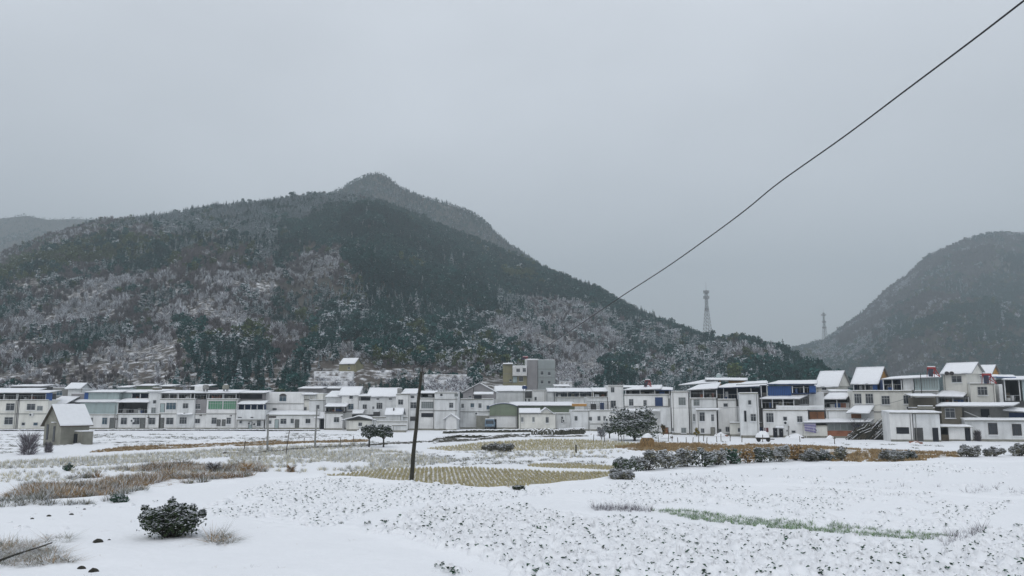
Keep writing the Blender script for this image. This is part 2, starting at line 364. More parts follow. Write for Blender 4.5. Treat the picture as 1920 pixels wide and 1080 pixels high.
# ------------------------------------------------------------------ mountains
HILL = {
 'A': dict(r=[(-700, 640), (-400, 580), (-150, 530), (0, 478), (90, 444), (180, 416), (300, 401), (400, 386), (480, 379), (550, 371), (600, 365), (640, 360), (668, 363), (707, 374), (755, 395), (811, 416), (871, 441), (922, 462), (978, 484), (1010, 500), (1060, 520), (1120, 545), (1200, 585), (1260, 609), (1320, 635), (1345, 638), (1390, 637), (1430, 643), (1470, 662), (1520, 686), (1560, 708), (1620, 738), (1700, 752)],
   Y=[(-700, 620), (0, 760), (600, 900), (1000, 860), (1200, 760), (1320, 560), (1420, 470), (1560, 360), (1700, 300)], f=[(-700, 212), (900, 215), (1150, 235), (1500, 262), (1700, 260)]),
 'B': dict(r=[(420, 430), (540, 392), (600, 372), (640, 352), (665, 338), (690, 326), (712, 323), (730, 332), (750, 350), (790, 367), (830, 378), (870, 391), (900, 406), (930, 434), (960, 460), (985, 476), (1040, 515), (1100, 565), (1180, 640)],
   Y=[(420, 1380), (1180, 1330)], f=[(420, 930), (1180, 900)]),
 'C': dict(r=[(-700, 470), (-300, 425), (-50, 418), (0, 408), (50, 403), (90, 410), (150, 409), (190, 412), (300, 440), (420, 480), (520, 560)], Y=[(-700, 1900), (520, 2000)], f=[(-700, 950), (520, 1000)]),
 'D': dict(r=[(1380, 676), (1440, 668), (1480, 660), (1510, 650), (1545, 640), (1580, 618), (1620, 583), (1660, 546), (1700, 513), (1740, 483), (1775, 465), (1810, 451), (1850, 440), (1880, 436), (1920, 440), (2000, 446), (2200, 490), (2500, 590)],
   Y=[(1380, 1600), (1700, 1700), (2500, 1750)], f=[(1380, 760), (2500, 700)]),
}
hm = groundmat('hill_ground', [((0.085, 0.07, 0.058), 'brown', 0.30, 0.80, 0.98), ((0.05, 0.05, 0.038), 'brown', 0.07, 0.95, 1.3)], 0.8, 0.6)
HF = {}
for k, h in HILL.items():
    rp = h['r']; Yr = np.interp([p[0] for p in rp], *zip(*h['Y']))
    P = [at(px, py + (2.5 * math.sin(px * .071) + 2 * math.sin(px * .19) if k in 'AD' else 0), y) for (px, py), y in zip(rp, Yr)]
    U = [p.x / p.y for p in P]
    Uf = []; Yf = []
    for px, y in h['f']: q = at(px, 730, y); Uf.append(q.x / q.y); Yf.append(y)
    HF[k] = (np.array(U), np.array([p.y for p in P]), np.array([p.z for p in P]), np.array(Uf), np.array(Yf))
def hillz(k, u, s):
    """height and forward distance at bearing u and s = 0 foot ... 1 ridge ... >1 far side"""
    U, Yr, Zr, Uf, Yf = HF[k]
    yr = np.interp(u, U, Yr); zr = np.interp(u, U, Zr); yf = np.interp(u, Uf, Yf)
    y = yf + s * (yr - yf); x = u * y
    front = np.clip(s, 0, 1); prof = front * (0.72 + 0.28 * front)
    sc = 1.0 if k != 'A' else 1.0
    rel = fbm(x, y, 190, 4, 3) * (0.11 if k == 'A' else 0.16) * np.sin(np.pi * front) + (np.abs(fbm(x + 0.35 * y, y * 0.35, 90, 3, 8)) - 0.25) * (0.13 if k == 'A' else 0.2) * np.sin(np.pi * front)
    back = np.where(s > 1, np.maximum(0, 1 - (s - 1) * 1.1) , 1.0)
    z = zr * (prof + rel) * back + np.where(s < 1, 1.5 * fbm(x, y, 24, 3, 12) * np.clip(s * 8, 0, 1) * np.clip((1 - s) * 8, 0, 1), 0)
    return x, y, z - 0.35
names = dict(A='mountain', B='mountain_peak', C='distant_mountain', D='right_mountain')
lab = dict(A='wooded mountain rising directly behind the village', B='hazy summit standing behind the main ridge', C='faint distant ridge at the far left', D='rounded hazy mountain on the right')
for k in HILL:
    U = HF[k][0]; us = np.linspace(U[0], U[-1], 260); ss = np.linspace(0, 1.9, 150)
    uu2, ss2 = np.meshgrid(us, ss); x, y, z = hillz(k, uu2, ss2)
    px, py = proj(x, y, z)
    br = np.full(x.shape, 0.6)
    if k == 'A': br = np.where(inpoly(px, py, [(-300, 480), (520, 500), (520, 640), (620, 690), (900, 690), (960, 560), (1320, 640), (1560, 690), (1560, 760), (-300, 760)]), 0.46, 0.6)
    o = gridmesh(names[k], x, y, z, [hm], dict(brown=br)); tag(o, lab[k], kind='structure')

# ------------------------------------------------------------------ plant meshes
def leafquad(mb, c, s, rng, up=0.0, snowp=0.0, asp=0.6):
    n = Vector((rng.normal(), rng.normal(), rng.normal() + up)).normalized()
    u = n.orthogonal().normalized(); u.rotate(Matrix.Rotation(rng.uniform(0, 6.28), 3, n)); v = n.cross(u)
    c = Vector(c); mb.m = 1 if rng.random() < snowp else 0
    mb.quad(c - u * s, c - v * s * asp, c + u * s, c + v * s * asp); mb.m = 0
def trunk_mb(mb, h, r, mi=0, lean=0.0):
    mb.m = mi; n = 6; a = Vector((0, 0, -0.4))
    b = Vector((lean * h * .3, 0, h * 0.5)); c = Vector((lean * h, 0, h))
    mb.tube(a, b, r, r * .7, n, False); mb.tube(b, c, r * .7, r * .2, n, False); mb.m = 0
def conifer(seed, h=9, r=2.1, n=230, snowp=0.3):
    rng = np.random.default_rng(seed); c = MB()
    for i in range(n):
        t = rng.random() ** 0.75; z = h * (0.12 + 0.88 * (1 - t) if False else (0.10 + 0.9 * rng.random() ** 1.25))
        rr = r * (1 - z / h) ** 0.85 + 0.12; tier = 0.75 + 0.25 * math.sin(z / h * 40)
        a = rng.uniform(0, 6.283); L_ = rr * tier * rng.uniform(0.75, 1.1); wd = 0.30 * rr + 0.18
        d = Vector((math.cos(a), math.sin(a), 0)); q = Vector((-d.y, d.x, 0))
        base = d * L_ * rng.uniform(0.05, 0.45) + Vector((0, 0, z)); tip = d * L_ + Vector((0, 0, z - L_ * rng.uniform(0.15, 0.5)))
        c.m = 1 if rng.random() < snowp * (0.35 + rng.random()) else 0
        mid = (base * .45 + tip * .55) + Vector((0, 0, 0.12 * L_)); c.quad(base, mid + q * wd, tip, mid - q * wd); c.m = 0
    return c
def broad(seed, h=7, r=2.6, n=260, snowp=0.3, ls=0.42, nc=11, flat=0.75):
    rng = np.random.default_rng(seed); c = MB(); cs = []
    for i in range(nc):
        a = rng.uniform(0, 6.283); q = r * 0.72 * math.sqrt(rng.random()); z = h * rng.uniform(0.38, 0.86) - 0.12 * q * q / r
        cs.append((q * math.cos(a), q * math.sin(a), z, r * rng.uniform(0.28, 0.5)))
    for i in range(n):
        x, y, z, s = cs[i % nc]; v = Vector(rng.normal(size=3)).normalized() * s * rng.uniform(0.7, 1.1); v.z *= flat
        top = v.z > 0.15 * s
        leafquad(c, (x + v.x, y + v.y, z + v.z), ls * rng.uniform(.6, 1.25), rng, 0.8 if top else 0, snowp * (1.7 if top else 0.35))
    return c
def bare(seed, h=7, r=2.2, n=150, snowp=0.25, th=0.05, zlo=0.15):
    rng = np.random.default_rng(seed); c = MB()
    for i in range(n):
        a = rng.uniform(0, 6.283); z0 = h * rng.uniform(zlo, 0.6); e = Vector((math.cos(a) * r * rng.uniform(.3, 1), math.sin(a) * r * rng.uniform(.3, 1), min(h, z0 + h * rng.uniform(0.1, 0.45))))
        b = Vector((e.x * .25, e.y * .25, z0)); b = b.lerp(e, rng.uniform(0, .5)); q = Vector(rng.normal(size=3)).normalized() * th * rng.uniform(.7, 2.6)
        c.m = 1 if rng.random() < snowp else 0; c.tri(b - q, b + q, e); c.m = 0
    return c
SPEC = {}
def spec(key, fn, seeds, mats, th, kw):
    full = []; parts = []
    for s in seeds:
        c = fn(s, **kw); cm = c.mesh(key + '_crown', mats[:2]); h = kw.get('h', 7)
        t = MB(); trunk_mb(t, h * 0.8, th, 0); tm = t.mesh(key + '_trunk', [M['bark']])
        f = fn(s, **kw); trunk_mb(f, h * 0.8, th, 2); fm = f.mesh(key + '_tree', [mats[0], mats[1], M['bark']])
        full.append(fm); parts.append((cm, tm))
    SPEC[key] = (library(full, key + '_tree'), parts, key)
spec('conifer', conifer, range(4), [LM['pine'], LM['frost']], .14, dict(h=7.2, r=2.2, n=170, snowp=.03))
spec('snowy_conifer', conifer, range(10, 14), [LM['cedar'], LM['snowl']], .14, dict(h=7.4, r=2.1, n=190, snowp=.62))
spec('evergreen', broad, range(20, 24), [LM['dark'], LM['frost']], .14, dict(h=7, r=2.7, n=210, snowp=.05, ls=.5))
spec('snowy_evergreen', broad, range(30, 34), [LM['dark'], LM['snowl']], .14, dict(h=6, r=2.3, n=210, snowp=.5, ls=.42))
spec('bamboo', broad, range(40, 43), [LM['olive'], LM['frost']], .06, dict(h=8, r=1.9, n=200, snowp=.05, ls=.42, flat=1.2))
spec('brown_tree', bare, range(50, 54), [LM['brown'], LM['twig']], .10, dict(h=6.5, r=2.2, n=170, snowp=.32, th=.10))
spec('frosted_tree', bare, range(60, 64), [LM['twig'], LM['snowl']], .10, dict(h=6, r=2.1, n=170, snowp=.6, th=.10))
spec('frosted_shrub', bare, range(70, 74), [LM['twig'], LM['snowl']], .03, dict(h=2.2, r=1.6, n=90, snowp=.62, th=.08))
KEYS = list(SPEC)
#                      conif snowc everg snowe bambo brown frost shrub
ZT = dict(green=      [ .44, .02, .50, .01, .03, .00, .00, .00],
          lowgreen=   [ .16, .14, .36, .26, .06, .01, .01, .00],
          teal=       [ .16, .70, .05, .06, .00, .02, .01, .00],
          brownup=    [ .08, .12, .08, .05, .08, .46, .11, .02],
          olive=      [ .10, .03, .12, .02, .55, .16, .02, .00],
          snowmix=    [ .03, .15, .06, .06, .01, .42, .19, .08],
          clear=      [ .00, .05, .01, .08, .00, .20, .22, .44],
          frosted=    [ .08, .28, .08, .24, .01, .06, .19, .06],
          farg=       [ .30, .20, .40, .04, .02, .04, .00, .00],
          dbrown=     [ .02, .03, .05, .02, .03, .76, .08, .01],
          dgreen=     [ .26, .05, .52, .04, .06, .06, .01, .00])
PG = [  # zones on the main mountain: first match wins
 ('clear', [(380, 560), (430, 530), (500, 520), (525, 560), (515, 600), (450, 622), (380, 610), (360, 590)], .85),
 ('clear', [(575, 512), (625, 500), (665, 520), (640, 545), (590, 548)], .6),
 ('clear', [(170, 660), (240, 640), (330, 640), (330, 700), (180, 715)], .7),
 ('clear', [(580, 660), (660, 650), (700, 690), (880, 695), (880, 740), (580, 740)], .6),
 ('clear', [(1000, 640), (1100, 600), (1180, 650), (1120, 700), (1040, 710)], .8),
 ('clear', [(960, 560), (1040, 565), (1110, 620), (1060, 650), (1000, 610)], .7),
 ('snowmix', [(540, 480), (640, 470), (670, 520), (640, 560), (560, 600), (520, 600)], .9),
 ('brownup', [(500, 600), (560, 560), (680, 530), (690, 560), (600, 600), (560, 660), (500, 700)], 1.3),
 ('olive', [(-300, 470), (0, 490), (160, 455), (300, 450), (340, 490), (160, 505), (0, 545), (-300, 560)], 1.2),
 ('teal', [(350, 380), (480, 360), (680, 340), (760, 372), (620, 392), (530, 420), (520, 500), (440, 430)], 1.2),
 ('teal', [(230, 400), (360, 390), (420, 430), (300, 440)], 1.1),
 ('brownup', [(-300, 440), (200, 380), (440, 380), (520, 470), (500, 500), (380, 520), (150, 510), (-300, 540)], 1.1),
 ('lowgreen', [(320, 620), (480, 630), (540, 580), (700, 540), (900, 600), (1000, 680), (960, 740), (860, 740), (880, 700), (590, 690), (580, 740), (380, 740)], 1.3),
 ('snowmix', [(-300, 500), (520, 480), (540, 620), (480, 640), (400, 740), (-300, 760)], .88),
 ('dgreen', [(1350, 630), (1480, 640), (1500, 670), (1420, 668), (1340, 655)], 1.2),
 ('dgreen', [(1370, 690), (1420, 675), (1470, 700), (1560, 690), (1570, 740), (1360, 740)], 1.1),
 ('dgreen', [(1140, 690), (1200, 678), (1205, 720), (1130, 725)], 1.2),
 ('olive', [(1350, 600), (1450, 620), (1480, 660), (1340, 660)], 1.3),
 ('frosted', [(930, 560), (1040, 560), (1200, 610), (1320, 640), (1450, 660), (1570, 740), (880, 760), (960, 680), (900, 600)], 1.0),
 ('green', [(-900, -900), (3000, -900), (3000, 3000), (-900, 3000)], 1.35)]
PD = [('dbrown', [(1560, 640), (1660, 540), (1800, 430), (1960, 430), (1900, 480), (1800, 560), (1740, 600), (1660, 600), (1650, 640), (1560, 650)], 1.0),
      ('dbrown', [(1680, 640), (1760, 650), (1720, 720), (1660, 720)], 1.0), ('frosted', [(1560, 590), (1680, 580), (1660, 660), (1500, 700)], 1.0),
      ('dgreen', [(-900, -900), (3000, -900), (3000, 3000), (-900, 3000)], 1.2)]
PC = [('farg', [(-900, -900), (3000, -900), (3000, 3000), (-900, 3000)], 1.2)]
rng = np.random.default_rng(7)
bykey = {k: [] for k in KEYS}
def plant(k, zones, n, umin, umax, smax=1.06, szb=1.0):
    U, Yr, Zr, Uf, Yf = HF[k]
    u = rng.uniform(umin, umax, n); s = rng.random(n) ** 0.9 * smax
    x, y, z = hillz(k, u, s)
    # keep even density on the ground
    yr = np.interp(u, U, Yr); yf = np.interp(u, Uf, Yf); wgt = y * (yr - yf) / np.max(yr * (yr - yf)) * 1.0
    px, py = proj(x, y, z)
    jx = px + 26 * fbm(x, y, 40, 3, 50); jy = py + 20 * fbm(x, y, 40, 3, 51)
    zi = np.full(n, -1); dens = np.ones(n)
    for i, (nm, poly, d) in enumerate(zones):
        q = (zi < 0) & inpoly(jx, jy, poly); zi[q] = i; dens[q] = d
    keep = rng.random(n) < wgt / 1.35 * dens * (1 + 1.1 * fbm(x, y, 26, 3, 60))
    keep &= ~((np.abs(x - YH[0]) < 8) & (y > YH[1] - 34) & (y < YH[1] + 9)) if k == 'A' else True
    keep &= ~((np.abs(x - TB[0]) < 16) & (y < TB[1] + 16)) if k == 'A' else True
    for i, (nm, poly, d) in enumerate(zones):
        q = np.nonzero((zi == i) & keep)[0]
        if len(q) == 0: continue
        # clumpy species mixing
        v_ = .34 * rng.random(len(q)) + .55 * fbm(x[q], y[q], 85 if k != 'A' else 60, 2, 71) + .5 * fbm(x[q], y[q], 24, 2, 70); cl = np.argsort(np.argsort(v_)) / len(q) * .9999
        cum = np.cumsum(ZT[nm]) / sum(ZT[nm]); sel = np.searchsorted(cum, cl)
        for j, key in enumerate(KEYS):
            w_ = q[sel == j]
            if len(w_): bykey[key].append(np.stack([x[w_], y[w_], z[w_], szb * np.clip(0.62 * np.exp(rng.normal(0, 0.34, len(w_))), .28, 1.7) * np.where(s[w_] > .86, .72, 1) * np.clip((0.5 if nm in ('snowmix', 'clear', 'frosted', 'brownup') else .66) + s[w_] * 1.1, 0, 1)], 1))
def hit(k, px, py):
    U, Yr, Zr, Uf, Yf = HF[k]
    for Y_ in np.linspace(215, 900, 400):
        q = at(px, py, Y_); u = q.x / q.y; yf = np.interp(u, Uf, Yf); yr = np.interp(u, U, Yr); s_ = (Y_ - yf) / (yr - yf)
        if s_ > 0 and float(hillz(k, np.array([u]), np.array([s_]))[2][0]) > q.z: return q
    return q
q = hit('A', 651, 697); YH = (q.x, q.y); YHZ = q.z
q = at(992, 728, 262); TB = (q.x, q.y)
plant('A', PG, 230000, -0.74, HF['A'][0][-1])
plant('B', PC, 90000, HF['B'][0][0], HF['B'][0][-1])
plant('C', PC, 30000, -0.8, HF['C'][0][-1])
plant('D', PD, 170000, HF['D'][0][0], 0.76, szb=1.3)
LAB = dict(conifer='dark green conifers massed over the mountain slopes', snowy_conifer='snow dusted conifers on the upper and lower slopes', evergreen='dark round crowned evergreens covering the mountain',
  snowy_evergreen='snow laden evergreen shrubs and trees on the slopes', bamboo='olive green bamboo stands on the mountain', brown_tree='brown leafless woodland on the mountain slopes', frosted_tree='frosted bare trees on the lower slopes', frosted_shrub='frosted scrub in the snowy clearings')
SING = dict(conifer='dark conifer', snowy_conifer='snow dusted conifer', evergreen='dark round evergreen tree', snowy_evergreen='snow laden evergreen tree', bamboo='olive green bamboo clump', brown_tree='brown leafless tree', frosted_tree='frosted bare tree', frosted_shrub='frosted shrub')
allp = [(np.concatenate(v) if v else np.zeros((0, 4))) for v in bykey.values()]
near = []
for ki, a in enumerate(allp):
    px, py = proj(a[:, 0], a[:, 1], a[:, 2]); vis = (px > -5) & (px < 1925) & (py < 722)
    for i in np.nonzero(vis)[0]: near.append((a[i, 1] / a[i, 3], ki, i))
near.sort(); near = near[:290]; pick = [set() for _ in KEYS]
for _, ki, i in near: pick[ki].add(i)
TREECOUNT = 0
for ki, key in enumerate(KEYS):
    a = allp[ki]; lib, parts, _ = SPEC[key]
    rest = np.array([i for i in range(len(a)) if i not in pick[ki]], int)
    if len(rest): scatter(key + '_forest', a[rest, :3], a[rest, 3], lib, LAB[key], 'forest', seed=ki)
    for i in sorted(pick[ki]):
        tx = proj(*a[i][:3])[0]
        pl_ = 'behind the left edge houses' if tx < 200 else 'behind the pale clad and green-window houses' if tx < 450 else 'behind the long white house' if tx < 600 else 'around the yellow hillside house' if tx < 760 else 'between the leaning pole and the concrete building' if tx < 940 else 'beside the concrete building' if tx < 1120 else 'behind the big spreading tree' if tx < 1300 else 'behind the dark open shed roofs' if tx < 1460 else 'behind the blue shed roof'
        x, y, z, s = a[i]; cm, tm = parts[i % len(parts)]
        e = empty(key, (x, y, z), float(i * 1.7), SING[key] + ' at the hill foot ' + pl_, 'shrub' if key == 'frosted_shrub' else 'tree', SING[key] + 's ' + pl_); e.scale = (s, s, s)
        for nm, me in (('crown', cm), ('trunk', tm)):
            o = bpy.data.objects.new(nm, me); COL.objects.link(o); o.parent = e

def snowsheet(P, th, name, parent, nu=12, nv=5, dz=0.0):
    """blanket of snow over a roof plane given by its four corners (front left, front right, back right, back left): lumpy top, ragged eaves"""
    P = [Vector(p) + Vector((0, 0, dz)) for p in P]; sd = (P[0].x + P[1].x * 1.7 + P[2].z) * 3.1
    u, v = np.meshgrid(np.linspace(0, 1, nu + 1), np.linspace(0, 1, nv + 1)); A = [np.array(p) for p in P]
    B = ((1 - u)[..., None] * (1 - v)[..., None] * A[0] + u[..., None] * (1 - v)[..., None] * A[1] + u[..., None] * v[..., None] * A[2] + (1 - u)[..., None] * v[..., None] * A[3])
    Wd = (P[1] - P[0]).length; n1 = fbm(u * Wd + sd, v * 3, 1.1, 3, 5); dn = (A[3] - A[0]) / max(.1, np.linalg.norm(A[3] - A[0]))
    B[0] += dn[None, :] * np.clip(fbm(u[0] * Wd + sd, u[0] * 0, .7, 2, 7), -.25, 1)[:, None] * .28
    edge = np.minimum(np.minimum(u, 1 - u) * nu, np.minimum(v, 1 - v) * nv); T = th * (1 + .45 * n1) * np.where(edge < .5, .55, 1.0)
    top = B.copy(); top[..., 2] += T; mb = MB(); W_ = nu + 1
    mb.v = [tuple(p) for p in top.reshape(-1, 3)] + [tuple(p) for p in B.reshape(-1, 3)]; o_ = len(mb.v) // 2
    for j in range(nv):
        for i in range(nu): a = j * W_ + i; mb.f.append((a, a + 1, a + 1 + W_, a + W_)); mb.mi.append(0)
    ring = [i for i in range(W_)] + [j * W_ + nu for j in range(1, nv + 1)] + [nv * W_ + i for i in range(nu - 1, -1, -1)] + [j * W_ for j in range(nv - 1, 0, -1)]
    for a, b_ in zip(ring, ring[1:] + ring[:1]): mb.f.append((b_, a, a + o_, b_ + o_)); mb.mi.append(0)
    o = mb.obj(name, snow, parent); o.data.shade_smooth(); return o

# ------------------------------------------------------------------ village
class House:
    def __init__(s, name, label, cat, px, py, rot=0.0, Y=None):
        p = G(px, py) if Y is None else at(px, 754, Y)
        s.o = Vector((p.x, p.y, 0)); s.rz = math.radians(rot)
        s.root = empty(name, s.o, s.rz, label, cat)
        c, q = math.cos(s.rz), math.sin(s.rz)
        s.c, s.q = c, q; s.z0 = 0.0
        d = Vector((0, 0, CAMH)) - s.o; s.ro = (c * d.x + q * d.y, -q * d.x + c * d.y, d.z)
    def P(s, px, py, ly=0.0):
        r = ray(px, py); rd = (s.c * r[0] + s.q * r[1], -s.q * r[0] + s.c * r[1], r[2])
        t = (ly - s.ro[1]) / rd[1]; return s.ro[0] + rd[0] * t, s.ro[2] + rd[2] * t
    def R(s, r, ly):
        x0, z1 = s.P(r[0], r[1], ly); x1, z0 = s.P(r[2], r[3] if r[3] is not None else 800, ly)
        return x0, x1, (s.z0 if r[3] is None else z0), z1
    def add(s, mb, name, m, parent=None): return mb.obj(name, m, parent or s.root)
    def wall(s, r, ly=0, d=7, m='white', course=(), name='wall', cap=True):
        x0, x1, z0, z1 = s.R(r, ly); b = MB(); b.box(x0, x1, ly, ly + d, z0, z1)
        o = s.add(b, name, M[m])
        if cap:
            c = MB(); c.box(x0 + .03, x1 - .03, ly + .02, ly + d - .02, z1 + .001, z1 + .13); s.add(c, 'snow_cap', snow, o)
        if r[3] is None:
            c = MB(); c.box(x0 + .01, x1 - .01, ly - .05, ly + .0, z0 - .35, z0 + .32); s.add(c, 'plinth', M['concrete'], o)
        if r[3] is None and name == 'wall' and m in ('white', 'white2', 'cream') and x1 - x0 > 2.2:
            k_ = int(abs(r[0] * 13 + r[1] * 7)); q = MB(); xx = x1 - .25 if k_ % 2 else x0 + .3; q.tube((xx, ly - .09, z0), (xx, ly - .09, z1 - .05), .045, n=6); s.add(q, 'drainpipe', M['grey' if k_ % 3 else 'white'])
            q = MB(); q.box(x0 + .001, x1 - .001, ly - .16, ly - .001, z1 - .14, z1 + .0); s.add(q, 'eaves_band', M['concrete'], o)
            if k_ % 3 == 0 and x1 - x0 > 3.2:
                xa = x0 + (x1 - x0) * .5; za = z0 + (z1 - z0) * .47; q = MB(); q.box(xa - .38, xa + .38, ly - .33, ly - .003, za, za + .55); u = s.add(q, 'air_conditioner', M['white2']); q = MB(); q.tube((xa - .1, ly - .35, za + .27), (xa - .1, ly - .331, za + .27), .2, n=10); s.add(q, 'fan_grille', M['dark'], u)
        for py in course:
            z = s.P(r[0], py, ly)[1]; c = MB(); c.box(x0, x1, ly - .10, ly, z - .08, z + .08); s.add(c, 'string_course', M['grey'], o)
        return o
    def win(s, r, ly=0, g='glass', f='frame', bars=1, sill=True, cross=True):
        x0, x1, z0, z1 = s.R(r, ly); a = 0.07; b = MB()
        b.box(x0, x1, ly - .09, ly - .002, z1 - a, z1); b.box(x0, x1, ly - .09, ly - .002, z0, z0 + a)
        b.box(x0, x0 + a, ly - .088, ly - .002, z0 + a, z1 - a); b.box(x1 - a, x1, ly - .088, ly - .002, z0 + a, z1 - a)
        for k in range(bars):
            xm = x0 + (x1 - x0) * (k + 1) / (bars + 1); b.box(xm - .025, xm + .025, ly - .07, ly - .002, z0 + a, z1 - a)
        if cross and z1 - z0 > 1.0:
            zm = z1 - (z1 - z0) * .32; b.box(x0 + a, x1 - a, ly - .066, ly - .002, zm - .025, zm + .025)
        o = s.add(b, 'window', M[f]); p = MB(); p.box(x0 + a * .9, x1 - a * .9, ly - .035, ly - .003, z0 + a * .9, z1 - a * .9); s.add(p, 'pane', M[g], o)
        if sill:
            q = MB(); q.box(x0 - .08, x1 + .08, ly - .2, ly - .001, z0 - .09, z0 - .01); s.add(q, 'sill', snow, o)
        return o
    def door(s, r, ly=0, m='doorg', f='framed'):
        x0, x1, z0, z1 = s.R(r, ly); b = MB(); b.box(x0, x1, ly - .06, ly - .002, z0, z1); o = s.add(b, 'door', M[m])
        q = MB(); q.box(x0 - .07, x0, ly - .1, ly - .002, z0, z1 + .07); q.box(x1, x1 + .07, ly - .1, ly - .002, z0, z1 + .07); q.box(x0, x1, ly - .1, ly - .002, z1, z1 + .07); s.add(q, 'door_frame', M[f], o)
        k = MB(); k.box(x1 - .2, x1 - .1, ly - .11, ly - .062, z0 + .9, z0 + 1.05); s.add(k, 'handle', M['metal'], o)
    def open(s, r, ly=0, d=2.6, back='dark_shade', posts=3, rail=True, stuff=0, ceil=True):
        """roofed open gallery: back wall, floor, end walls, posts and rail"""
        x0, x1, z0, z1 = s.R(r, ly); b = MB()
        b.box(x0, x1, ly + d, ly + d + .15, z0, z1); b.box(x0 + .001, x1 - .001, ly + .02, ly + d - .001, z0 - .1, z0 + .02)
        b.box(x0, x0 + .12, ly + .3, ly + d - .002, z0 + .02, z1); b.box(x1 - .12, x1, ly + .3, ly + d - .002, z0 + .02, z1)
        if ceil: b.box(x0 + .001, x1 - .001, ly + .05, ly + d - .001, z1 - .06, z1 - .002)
        s.add(b, 'gallery', M[back])  # dark back materials put the gallery's shade into its colour
        if posts:
            for k in range(posts):
                xm = x0 + .08 + (x1 - x0 - .16) * k / max(1, posts - 1); q = MB(); q.box(xm - .07, xm + .07, ly + .02, ly + .16, z0 + .02, z1 - .07); s.add(q, 'post', M['white2'])
        if rail:
            q = MB(); q.box(x0 + .1, x1 - .1, ly + .05, ly + .1, z0 + .85, z0 + .91)
            n = max(2, int((x1 - x0) / .5))
            for k in range(n): xm = x0 + .1 + (x1 - x0 - .25) * k / (n - 1); q.box(xm, xm + .03, ly + .06, ly + .09, z0 + .02, z0 + .85)
            s.add(q, 'railing', M['metal'])
        rr = random.Random(int(r[0] * 7 + r[1]))
        for k in range(stuff):
            xm = rr.uniform(x0 + .4, x1 - .9); h = rr.uniform(.4, min(1.5, (z1 - z0) * .7)); q = MB(); q.box(xm, xm + rr.uniform(.3, .9), ly + rr.uniform(.5, 1.1), ly + 1.9, z0 + .021, z0 + h)
            s.add(q, 'storage_box', M[rr.choice(['concrete', 'wood', 'brick', 'white2', 'blue', 'grey'])])
    def slab(s, r, ly=0, d=4, m='metal', rise=0.0, over=.35, snowt=.16, name='roof', edge=.10):
        """pitched sheet roof: front edge along the lower line of r, back edge on its upper line"""
        x0, zf = s.P(r[0], r[3], ly); x1, _ = s.P(r[2], r[3], ly)
        xb0, zb = s.P(r[0], r[1], ly + d); zb = max(zb, zf + .02) + rise; a = ly - over
        def sheet(t0, t1, e, dy=0):
            b = MB(); b.hexa([(x0 - e, a - e + dy, zf + t0), (x1 + e, a - e + dy, zf + t0), (x1 + e, ly + d + e, zb + t0), (x0 - e, ly + d + e, zb + t0),
                              (x0 - e, a - e + dy, zf + t1), (x1 + e, a - e + dy, zf + t1), (x1 + e, ly + d + e, zb + t1), (x0 - e, ly + d + e, zb + t1)]); return b
        o = s.add(sheet(0, edge, 0), name, M[m]); snowsheet([(x0 - .02, a, zf + edge + .003), (x1 + .02, a, zf + edge + .003), (x1 + .02, ly + d, zb + edge + .003), (x0 - .02, ly + d, zb + edge + .003)], snowt - .02, 'snow_cover', o); return o
    def skew(s, q, m='metal', snowt=.16, lys=(0, 4), name='roof', lift=0):
        """sloping roof sheet from four photographed corners: near left, near right (at lys[0]), far right, far left (at lys[1])"""
        P = []
        for i, (px, py) in enumerate(q):
            ly = lys[0] if i < 2 else lys[1]; x, z = s.P(px, py, ly); P.append((x, ly, z + lift))
        def sh(a, b): 
            mb = MB(); mb.hexa([(x, y, z + a) for x, y, z in P] + [(x, y, z + b) for x, y, z in P]); return mb
        o = s.add(sh(-.12, 0), name, M[m]); snowsheet(P, snowt - .02, 'snow_cover', o, dz=.003); return o
    def gable(s, x0, x1, pye, pyr, ly=0, d=6, m='white', side='x', over=.35, gm=None, wallto=None, roofm='metal'):
        """pitched roof; side 'x': ridge parallel to the front; 'y': gable faces the front"""
        xa, ze = s.P(x0, pye, ly); xb, _ = s.P(x1, pye, ly)
        if side == 'x':
            zr = s.P(x0, pyr, ly + d / 2)[1]; h = max(zr - ze, .4)
            b = MB(); prof = [(ly, ze), (ly + d, ze), (ly + d / 2, ze + h)]
            i = len(b.v); b.v += [(xa, y, z) for y, z in prof] + [(xb, y, z) for y, z in prof]
            b.f += [(i, i + 2, i + 1), (i + 3, i + 4, i + 5), (i, i + 3, i + 5, i + 2), (i + 1, i + 2, i + 5, i + 4), (i, i + 1, i + 4, i + 3)]; b.mi += [0] * 5
            s.add(b, 'gable', M[gm or m])
            def sheets(t0, t1, e):
                b = MB(); k = h / (d / 2); yo = over - e
                for sg in (1, -1):
                    y0 = ly - yo if sg == 1 else ly + d + yo; z0 = ze - k * yo; ym = ly + d / 2; zm = ze + h
                    pts = [(xa - yo, y0, z0 + t0), (xb + yo, y0, z0 + t0), (xb + yo, ym, zm + t0), (xa - yo, ym, zm + t0)]
                    b.hexa(pts + [(x, y, z - t0 + t1) for x, y, z in pts])
                return b
        else:
            xm = (xa + xb) / 2; zr = s.P((x0 + x1) / 2, pyr, ly)[1]; h = max(zr - ze, .3)
            b = MB(); b.prism([(xa, ze), (xb, ze), (xm, ze + h)], ly, ly + d); s.add(b, 'gable', M[gm or m])
            def sheets(t0, t1, e):
                b = MB(); k = h / (xb - xm); o_ = over - e
                for sg in (-1, 1):
                    xe = (xa if sg < 0 else xb) + sg * o_; z0 = ze - k * o_
                    pts = [(xe, ly - o_, z0 + t0), (xm, ly - o_, ze + h + t0), (xm, ly + d + o_, ze + h + t0), (xe, ly + d + o_, z0 + t0)]
                    b.hexa(pts + [(x, y, z - t0 + t1) for x, y, z in pts])
                return b
